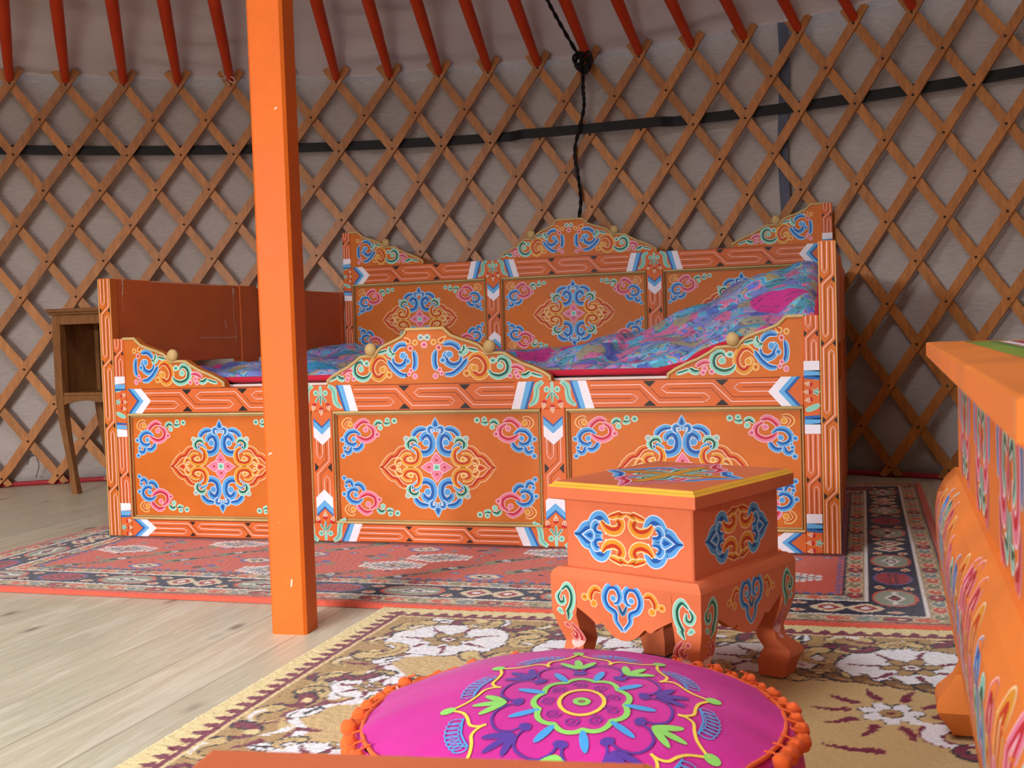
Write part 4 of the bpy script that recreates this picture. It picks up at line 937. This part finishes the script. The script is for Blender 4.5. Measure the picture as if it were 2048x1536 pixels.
def cartouche(b):
    for sx in (1, -1):
        for sy in (1, -1):
            b.k = 0; sd = sx * sy; q = lambda P: [(sx * x, sy * y) for x, y in P]
            b.stroke(q([(200, 20), (205, 100), (260, 165), (330, 150), (385, 75), (430, 70), (500, 20), (560, -3)]), 31, 'blue', side=-sd, t1=.15, t0=.5)
            b.stroke(q([(285, 110), (240, 40), (170, 22), (90, 60), (70, 120), (110, 150), (145, 105)]), 24, 'orange', side=-sd) if False else b.stroke(q([(265, 130), (222, 78), (150, 54), (82, 72), (56, 118), (84, 148), (112, 130)]), 27, 'orange', side=-sd, t0=.3)
            b.stroke(q([(255, 30), (310, 20), (350, 55), (325, 100), (290, 95)]), 22, 'blue', side=sd)
            b.stroke(q([(0, 205), (60, 185), (75, 195), (140, 175), (190, 165)]) if sx > 0 else q([(0, 205), (60, 185), (75, 195), (140, 175), (190, 165)]), 17, 'orange', side=sd)
        b.k = 8; b.leaf(sx * 345, 0, sx * 465, 0, 44, 'blue', .5)
def star_top(b):
    b.k = 0
    for k in range(4):
        c, s = (1, 0, -1, 0)[k], (0, 1, 0, -1)[k]; rot = lambda x, y: (x * c - y * s, x * s + y * c); pal = 'navy' if k % 2 == 0 else 'pink'
        for m_ in (1, -1):
            b.stroke([rot(*p) for p in [(22, m_ * 38), (42, m_ * 46), (62, m_ * 40), (74, m_ * 22), (92, m_ * 10), (112, 0)]], 6, 'blue' if k % 2 == 0 else 'pink', side=m_, o=1.5)
            b.stroke([rot(*p) for p in [(12, m_ * 10), (30, m_ * 16), (46, m_ * 18), (52, m_ * 8)]], 4.5, 'green', side=m_, o=1.2)
    for k in range(2): b.line([(-88, 0), (88, 0)] if k == 0 else [(0, -75), (0, 75)], 5 + 4 * k, L('d99a34')); b.k += 1
def make_stool(label, loc, rz, star=True):
    st = thing('stool', label, 'stool', loc, rz, 'painted low stools')
    a, b = .1098, .1268; A_, B_ = .1270, .1479; ba, bb = .1296, .1433; CS = L('da764e')
    sl = MB(); YL = L('e9b23c')
    sweep(sl, A_, B_, [(-.002, .306, CS), (0, .308, CS), (0, .3245, YL), (-.0035, .3275, L('b8862c')), (-.0045, .3280, YL), (-.0085, .3315, CS), (-.010, .3320, CS)], CS, True, True)
    if star: star_top(Brush(sl, lambda u, v, w_: (u, v, .3320 + w_), lambda x, y: (x * .00105, y * .00125), unit=2))
    sl.build('seat', M_PAINT, st, smooth=25)
    bx = MB(); bx.box((-a, -b, .200), (a, b, .3062), CS, .002)
    for k in range(4):
        hh = (b if k % 2 == 0 else a) ; S = lambda u, v, w_, k=k, hh=hh: [(u, -hh - w_, v), (hh + w_, u, v), (-u, hh + w_, v), (-hh - w_, -u, v)][k]
        cartouche(Brush(bx, S, lambda x, y: (x * .000168, .253 + y * .000178), unit=9.5, fat=1.3))
    bx.build('box_body', M_PAINT, st, smooth=25)
    out = [(0, -.006), (.02, -.002), (.035, .002), (.045, .008), (.055, .006), (.072, -.012), (.09, -.015), (.11, -.008), (.135, -.001), (.188, 0), (.196, -.002), (.2, -.006)]
    fo = lambda z: float(np.interp(z, [q[0] for q in out], [q[1] for q in out]))
    ap = MB(); da, db = ba, bb
    sweep(ap, da, db, [(0, .1855, CS), (0, .190, CS), (-.003, .197, CS), (-.009, .2025, CS), (-.0215, .2045, CS)], CS, False, False)
    def zb(t):
        u = abs(t) * .085
        if u < .036: return .108 + .020 * (u / .036) ** 2.2
        if u < .052: return .131 - .0055 * math.sin(PI * min(1, (u - .036) / .020)) 
        return .1285 + .019 * ((u - .052) / .033) ** .9
    apfo = lambda z: fo(max(z, .135)); apron(ap, da, db, apfo, .186, zb, .046, CS)
    for k in range(4): heart(Brush(ap, face_map(da, db, apfo, k), lambda x, y: (x * .00034, .1500 + y * .00031), unit=3))
    ap.build('apron', M_PAINT, st, smooth=40)
    def deco(m, sx, sy, fo_):
        for k in ((0 if sy < 0 else 2), (1 if sx > 0 else 3)):
            S = face_map(da, db, fo_, k, .0002); h_ = da if k % 2 == 0 else db; sg = {0: sx, 1: sy, 2: -sx, 3: -sy}[k]
            br = Brush(m, S, lambda x, y: (sg * (h_ - .023 + x * .00033 * -1 + (fo_(.15 + y * .00033) if y < -60 else 0)), .157 + y * .00033), unit=3); br.k = 0
            br.stroke([(-12, 35), (22, 62), (50, 30), (48, -20), (20, -70), (0, -100)], 13, 'green', side=1, t1=.15); br.stroke([(-12, 35), (-32, 5), (-18, -22), (4, -15), (2, 15)], 10, 'green', side=-1); br.disc(-22, -60, 14, 'green', .3)
            br.stroke([(10, -110), (32, -150), (30, -190), (0, -215), (-30, -200)], 11, 'rose', side=-1); br.stroke([(-5, -140), (14, -160), (-4, -185), (-20, -165)], 8, 'rose', side=1); br.disc(-18, -125, 12, 'rose', .4); br.disc(-5, -245, 14, 'rose', .4)
    legs(st, da, db, out, [(0, .040), (.02, .042), (.045, .050), (.072, .033), (.09, .034), (.12, .041), (.147, .047), (.2, .047)], CS, .1999, deco)
    return st
make_stool('low orange stool with blue scroll cartouches standing on the gold rug before the bed', (1.7754, -1.0072, .0), -.39666)
far = Vector((1.7105, -2.187)); an = math.radians(7.6); ca, sa = math.cos(an), math.sin(an)
ctr = (far.x + .1191 * ca + .1400 * sa, far.y + .1191 * sa - .1400 * ca)
make_stool('orange stool top cut off by the bottom edge, nearest the camera', (ctr[0], ctr[1], 0), an, False)

def make_table():
    CT = L('e8853a'); a, b = .268, .547; x0, y1 = 2.137, -1.1034
    t = thing('table', 'long orange low table painted with feather scrolls, cut by the right edge', 'table', (x0 + .30 * math.cos(.0224) - .577 * math.sin(.0224), y1 - .577 * math.cos(.0224) - .30 * math.sin(.0224), 0), -.0224)
    A_, B_ = .300, .577
    sl = MB(); sweep(sl, A_, B_, [(-.002, .505, CT), (0, .507, CT), (0, .5235, CT), (-.0025, .5250, CT)], CT, True, True)
    z = .5250
    def band(o, wd, c): 
        for (xa, xb, ya, yb) in ((-A_ + o, -A_ + o + wd, -B_ + o, B_ - o), (A_ - o - wd, A_ - o, -B_ + o, B_ - o), (-A_ + o, A_ - o, B_ - o - wd, B_ - o), (-A_ + o, A_ - o, -B_ + o, -B_ + o + wd)):
            sl.add([(xa, ya, z + .0002), (xb, ya, z + .0002), (xb, yb, z + .0002), (xa, yb, z + .0002)], [(0, 1, 2, 3)], c)
    band(.046, .026, L('7f9a3c')); band(.072, .009, L('4f7a4a')); z += .0002; band(.084, .010, L('e8e6f6')); band(.095, .026, L('c0304c')); band(.122, .024, L('e0647a')); band(.150, .018, L('d8602c')); band(.172, .012, L('e8e6f6'))
    for i in range(5): # chipped corner at the near end
        sl.add([(-A_ - .0003, -B_ + .002, .510 + i * .003), (-A_ - .0003, -B_ + .005, .511 + i * .003), (-A_ - .0003, -B_ + .0035, .5128 + i * .003)], [(0, 1, 2)], L('efe3c4'))
    sl.build('table_top', M_PAINT, t, smooth=25)
    bx = MB(); bx.box((-a + .005, -b, .350), (a - .005, b, .5062), CT, .002)
    def flower_panel(br):
        br.k = 0
        for sx in (1, -1):
            br.stroke([(sx * 10, 60), (sx * 60, 68), (sx * 95, 30), (sx * 80, -20), (sx * 45, -25), (sx * 35, 8)], 10, 'pink', side=-sx); br.stroke([(sx * 5, 25), (sx * 40, 40), (sx * 60, 10), (sx * 35, -8)], 8, 'green', side=sx)
            br.stroke([(sx * 100, 60), (sx * 125, 35), (sx * 120, -5)], 9, 'blue', side=-sx); br.stroke([(sx * 110, -20), (sx * 90, -60), (sx * 50, -68)], 10, 'rose', side=sx); br.stroke([(sx * 10, -20), (sx * 20, -55), (sx * 48, -50)], 8, 'green', side=-sx); br.disc(sx * 72, 55, 8, 'blue', .4); br.disc(sx * 130, 60, 7, 'pink', .4)
        br.leaf(0, -10, 0, 45, 14, 'rose', .5)
    for k in range(4):
        hh = b if k % 2 == 0 else a - .005; S = lambda u, v, w_, k=k, hh=hh: [(u, -hh - w_, v), (hh + w_, u, v), (-u, hh + w_, v), (-hh - w_, -u, v)][k]
        for cu in ((-.40, -.135, .135, .40) if k % 2 else (-.13, .13)):
            flower_panel(Brush(bx, S, lambda x, y: (cu + x * .00072, .430 + y * .00092), unit=3.6))
    bx.build('box_body', M_PAINT, t, smooth=25)
    # bulging base: outline follows body foot, shoulder, waist
    da, db = .292, .573
    out = [(0, -.017), (.018, -.014), (.040, .001), (.050, .004), (.060, .002), (.085, -.018), (.105, -.026), (.14, -.021), (.18, -.012), (.215, -.006), (.26, -.001), (.305, 0), (.325, -.003), (.345, -.012), (.360, -.024)]
    fo = lambda z: float(np.interp(z, [q[0] for q in out], [q[1] for q in out]))
    ap = MB(); prof = [(fo(z), z, CT) for z in [.24] + [q[0] for q in out if q[0] > .241]]; sweep(ap, da, db, prof + [(-.03, .361, CT)], CT)
    def zb(t): u = abs(t); return .180 + .012 * abs(math.sin(u * 9)) * (1 - u) if u < .86 else .180 - .025 * ((u - .86) / .14) ** 2
    apfo = lambda z: fo(max(z, .12)); apron(ap, da, db, apfo, .2402, zb, .062, CT, .02)
    cols = ['rose', 'orange', 'blue', 'green', 'rose', 'orange', 'pink', 'green', 'blue', 'orange', 'pink', 'rose']
    for k in range(4):
        S = face_map(da, db, apfo, k); half = (da if k % 2 == 0 else db) - .03; n_ = 18 if k % 2 else 9
        br = Brush(ap, S, lambda x, y: (x * .001, y * .001), unit=2.0, fat=1.25); i = 0
        n_ = 21 if k % 2 else 10
        for u in np.linspace(-half * .97, half * .97, n_) * 1000:
            sd = (-1 if u > 0 else 1); hg = 58 + 34 * abs(math.sin(u * .0075 + 1.2)); pal = cols[i % 12]; br.k = 0; b0 = 252
            br.stroke([(u, b0), (u - sd * 4, b0 + hg * .55), (u + sd * 6, b0 + hg * .95), (u + sd * 19, b0 + hg), (u + sd * 24, b0 + hg * .80), (u + sd * 17, b0 + hg * .62)], 6.0, pal, t0=.3, t1=.7)
            br.stroke([(u + sd * 12, b0), (u + sd * 10, b0 + hg * .35), (u + sd * 19, b0 + hg * .52), (u + sd * 28, b0 + hg * .42), (u + sd * 25, b0 + hg * .28)], 5.0, cols[(i + 5) % 12], t0=.3, t1=.7)
            br.stroke([(u + sd * 24, b0), (u + sd * 24, b0 + hg * .16), (u + sd * 33, b0 + hg * .26)], 4.0, cols[(i + 3) % 12], t0=.4, t1=.4); i += 1
    ap.build('apron', M_PAINT, t, smooth=50)
    legs(t, da, db, out, [(0, .040), (.018, .045), (.045, .074), (.06, .064), (.09, .030), (.11, .026), (.14, .034), (.18, .055), (.24, .065), (.3, .065)], CT, .239)
make_table()

# ------------------------------------------------------------------ magenta floor cushion
def cushion():
    c0 = (1.737, -1.507); Rr = .234
    cu = thing('floor_cushion', 'round magenta velvet floor cushion with embroidered mandala and orange pompoms', 'cushion', (c0[0], c0[1], 0))
    prof = [(0, .0105), (.18, .0105), (.225, .018), (.245, .045), (.251, .075), (.247, .102), (.238, .118), (.2335, .121)]
    def dome(r): return .124 + .052 * (1 - min(1, r / Rr) ** 2.3)
    wr = lambda a, r: .0018 * math.sin(a * 11) * (r / Rr) ** 3 + .0012 * math.sin(a * 23 + 1) * (r / Rr) ** 4
    n = 96; MG = L('cf2b9a')
    sd = MB(); rows = [[(r * math.cos(2 * PI * k / n) * (1 + .012 * math.sin(k * .9) * (1 if i > 2 else 0)), r * math.sin(2 * PI * k / n) * (1 + .012 * math.sin(k * .9) * (1 if i > 2 else 0)), z) for k in range(n)] for i, (r, z) in enumerate(prof)]
    sd.grid(rows, MG, closed_u=True); sd.build('side_panel', M_VELVET, cu, smooth=80)
    tp = MB(); rs_ = list(np.linspace(.004, Rr, 22)); rows = [[(r * math.cos(2 * PI * k / n), r * math.sin(2 * PI * k / n), dome(r) + wr(2 * PI * k / n, r)) for k in range(n)] for r in rs_]
    tp.grid(rows, MG, closed_u=True, flip=True); tp.add(rows[0], [tuple(range(n))], MG)
    ox, oy = .034, -.088
    def S(u, v, w_):
        x, y = u + ox, v + oy; r = math.hypot(x, y); a = math.atan2(y, x); return (x, y, dome(r) + wr(a, r) + .0012 + w_)
    b = Brush(tp, S, unit=.001)
    YE, GR, NB, SB = L('f6dc50'), L('93e06a'), L('5a3aa0'), L('4aa6ea'); rt = 1.10
    pt = lambda r, a: (r * math.cos(a) * .86 * rt, r * math.sin(a) * 1.0 * rt)
    n9 = 9; off = PI / 2 + .30
    def loop(f, m_=216): return [pt(f(t), t) for t in np.arange(m_) * 2 * PI / m_]
    def blob(cx, cy, rx, ry, a, c): b.poly([(cx + rx * math.cos(t) * math.cos(a) - ry * math.sin(t) * math.sin(a), cy + rx * math.cos(t) * math.sin(a) + ry * math.sin(t) * math.cos(a)) for t in np.arange(16) * PI / 8], c)
    b.k = 0
    for i in range(n9):
        a = off + i * 2 * PI / n9; h = PI / n9
        # outer pointed petal
        P = [pt(.104, a - h), pt(.113, a - h * .96), pt(.121, a - h * .80), pt(.124, a - h * .5), pt(.131, a - h * .22), pt(.146, a), pt(.131, a + h * .22), pt(.124, a + h * .5), pt(.121, a + h * .80), pt(.113, a + h * .96), pt(.104, a + h)]
        b.k = 2; b.line(P[:6], .0017, YE, sm=4); b.line(P[5:], .0017, YE, sm=4)
        x, y = pt(.150, a); b.k = 4; blob(x, y, .0085, .0068, a, GR)
        # crocheted edge between the petals
        b.k = 1
        for q in np.linspace(-.62, .62, 8):
            aa = a + h + q * h * .75; r_ = .141 - .012 * abs(q) ** 2; cx, cy = pt(r_, aa); b.line([(cx + .0062 * math.cos(t) * 1.25, cy + .0050 * math.sin(t)) for t in np.arange(10) * 2 * PI / 10], .0008, SB, closed=True)
        b.line([pt(.131 - .004 * abs(q), a + h + q * h * .75) for q in np.linspace(-.7, .7, 9)], .0010, SB)
        # navy scallop
        P = [pt(.071, a + h * .12), pt(.083, a + h * .2), pt(.095, a + h * .55), pt(.098, a + h), pt(.095, a + h * 1.45), pt(.083, a + h * 1.8), pt(.071, a + h * 1.88)]
        b.k = 2; b.line(P, .0014, NB, sm=4); x, y = pt(.070, a); blob(x, y, .0058, .0078, a, NB)
        # leaf sprays
        c = NB if i in (1, 3, 5, 7) and i != 3 or i == 3 else GR
        x, y = pt(.084, a); b.k = 3
        for da, l in ((0, .036), (.66, .032), (-.66, .032)):
            ex, ey = x + l * math.cos(a + da), y + l * math.sin(a + da); blob((x + ex) / 2, (y + ey) / 2, l * .52, .0047, a + da, c)
        x, y = pt(.0635, a + h); blob(x, y, .0165, .0046, a + h, SB)
    f = lambda t: .047 + .0060 * abs(math.cos((t - off) * n9 / 2)); b.k = 2; b.line(loop(f), .0031, GR, closed=True)
    b.k = 4
    for i in range(9):
        a = off + i * 2 * PI / 9 + 0; x, y = pt(.036, a); b.line([(x + (.0012 + .0009 * t) * math.cos(t * 1.1 + i), y + (.0012 + .0009 * t) * math.sin(t * 1.1 + i)) for t in np.arange(0, 9.5, .8)], .0007, NB)
    b.k = 4; b.line([pt(.0245, t) for t in np.arange(30) * 2 * PI / 30], .0021, YE, closed=True); x, y = 0, 0; blob(0, 0, .0095, .0085, 0, GR); b.k = 6; blob(0, 0, .0042, .0036, 0, L('8a7a5a'))
    tp.build('embroidered_top', M_VELVET, cu, smooth=80)
    OC = L('f06a2e')
    cd = MB(); cd.tube([(Rr * math.cos(t) * .998, Rr * math.sin(t) * .998, .1245 + .001 * math.sin(t * 40)) for t in np.arange(96) * 2 * PI / 96], .0026, OC, 7, closed=True); cd.build('orange_cord', M_VELVET, cu)
    rs = random.Random(2); NP = 56
    pm = MB(); proto = None
    for i in range(NP):
        a = 2 * PI * i / NP + rs.uniform(-.012, .012); r = Rr + .014 + rs.uniform(-.002, .003); z = .117 + rs.uniform(-.006, .005)
        if proto is None:
            pm = MB(); V0 = len(pm.v); pm.sphere((0, 0, 0), .0098, OC, 14, 10)
            pm.v = [tuple(c * (1 + .10 * math.sin(91 * v[0] * 60 + 37 * v[1] * 60 + v[2] * 3000)) for c in v) for v in pm.v]
            pm.tube([(0, 0, .004), (-.006, 0, .010), (-.016, 0, .012)], .0012, OC, 5)
            proto = pm.build('pompom', M_VELVET, cu, smooth=80); ob = proto
        else: ob = proto.copy(); col.objects.link(ob); ob.parent = cu
        ob.location = (r * math.cos(a), r * math.sin(a), z); ob.rotation_euler = (rs.uniform(-.3, .3), rs.uniform(-.3, .3), a)
cushion()

# ------------------------------------------------------------------ brown nightstand behind the bed's left end
def nightstand():
    x0, x1, y0, y1 = -.862, -.47, .862, 1.12; C = L('8c5f38'); ns = thing('nightstand', 'brown wooden nightstand with open shelf and curved legs, left behind the bed', 'nightstand', (x0, y0, 0)); W, Dp = x1 - x0, y1 - y0
    m = MB(); m.box((-.018, -.016, .686), (W + .018, Dp + .008, .700), C, .004); m.box((-.010, -.009, .677), (W + .010, Dp, .6865), C, .003); m.build('table_top', M_WOOD, ns)
    m = MB(); m.box((.030, .001, .640), (W - .030, .018, .6768), C, .002); m.box((.004, .03, .365), (.016, Dp - .03, .676), C); m.box((W - .016, .03, .365), (W - .004, Dp - .03, .676), C); m.box((.03, Dp - .012, .365), (W - .03, Dp - .002, .676), C)
    m.box((.010, .006, .372), (W - .010, Dp - .006, .384), C, .002)
    pts = [(.030, .372)] + [(.030 + (W - .06) * t, .335 + .022 * math.sin(PI * t) ** .6 - .010 * math.exp(-((t - .5) / .12) ** 2)) for t in np.linspace(0, 1, 21)] + [(W - .030, .372)]
    m.prism(pts, .002, .018, lambda u, v, w_: (u, w_, v), C); m.build('cabinet_body', M_WOOD, ns)
    for sx in (0, 1):
        for sy in (0, 1):
            m = MB(); rows = []
            for i in range(25):
                z = .6768 * i / 24; cx = float(np.interp(z, [0, .05, .12, .22, .30, .36, .68], [.062, .055, .046, .030, .020, .017, .017])); hw = float(np.interp(z, [0, .02, .08, .2, .3, .36, .68], [.014, .013, .0115, .013, .0155, .0165, .0165]))
                x = cx if sx == 0 else W - cx; y = .017 + (0 if z > .36 else -.012 * math.sin(PI * z / .36) * 0); y = y if sy == 0 else Dp - y
                rows.append([(x - hw, y - hw, z), (x + hw, y - hw, z), (x + hw, y + hw, z), (x - hw, y + hw, z)])
            m.grid(rows, C, closed_u=True, flip=False); m.add(rows[0], [(3, 2, 1, 0)], C); m.add(rows[-1], [(0, 1, 2, 3)], C); m.build('leg', M_WOOD, ns, smooth=45)
nightstand()
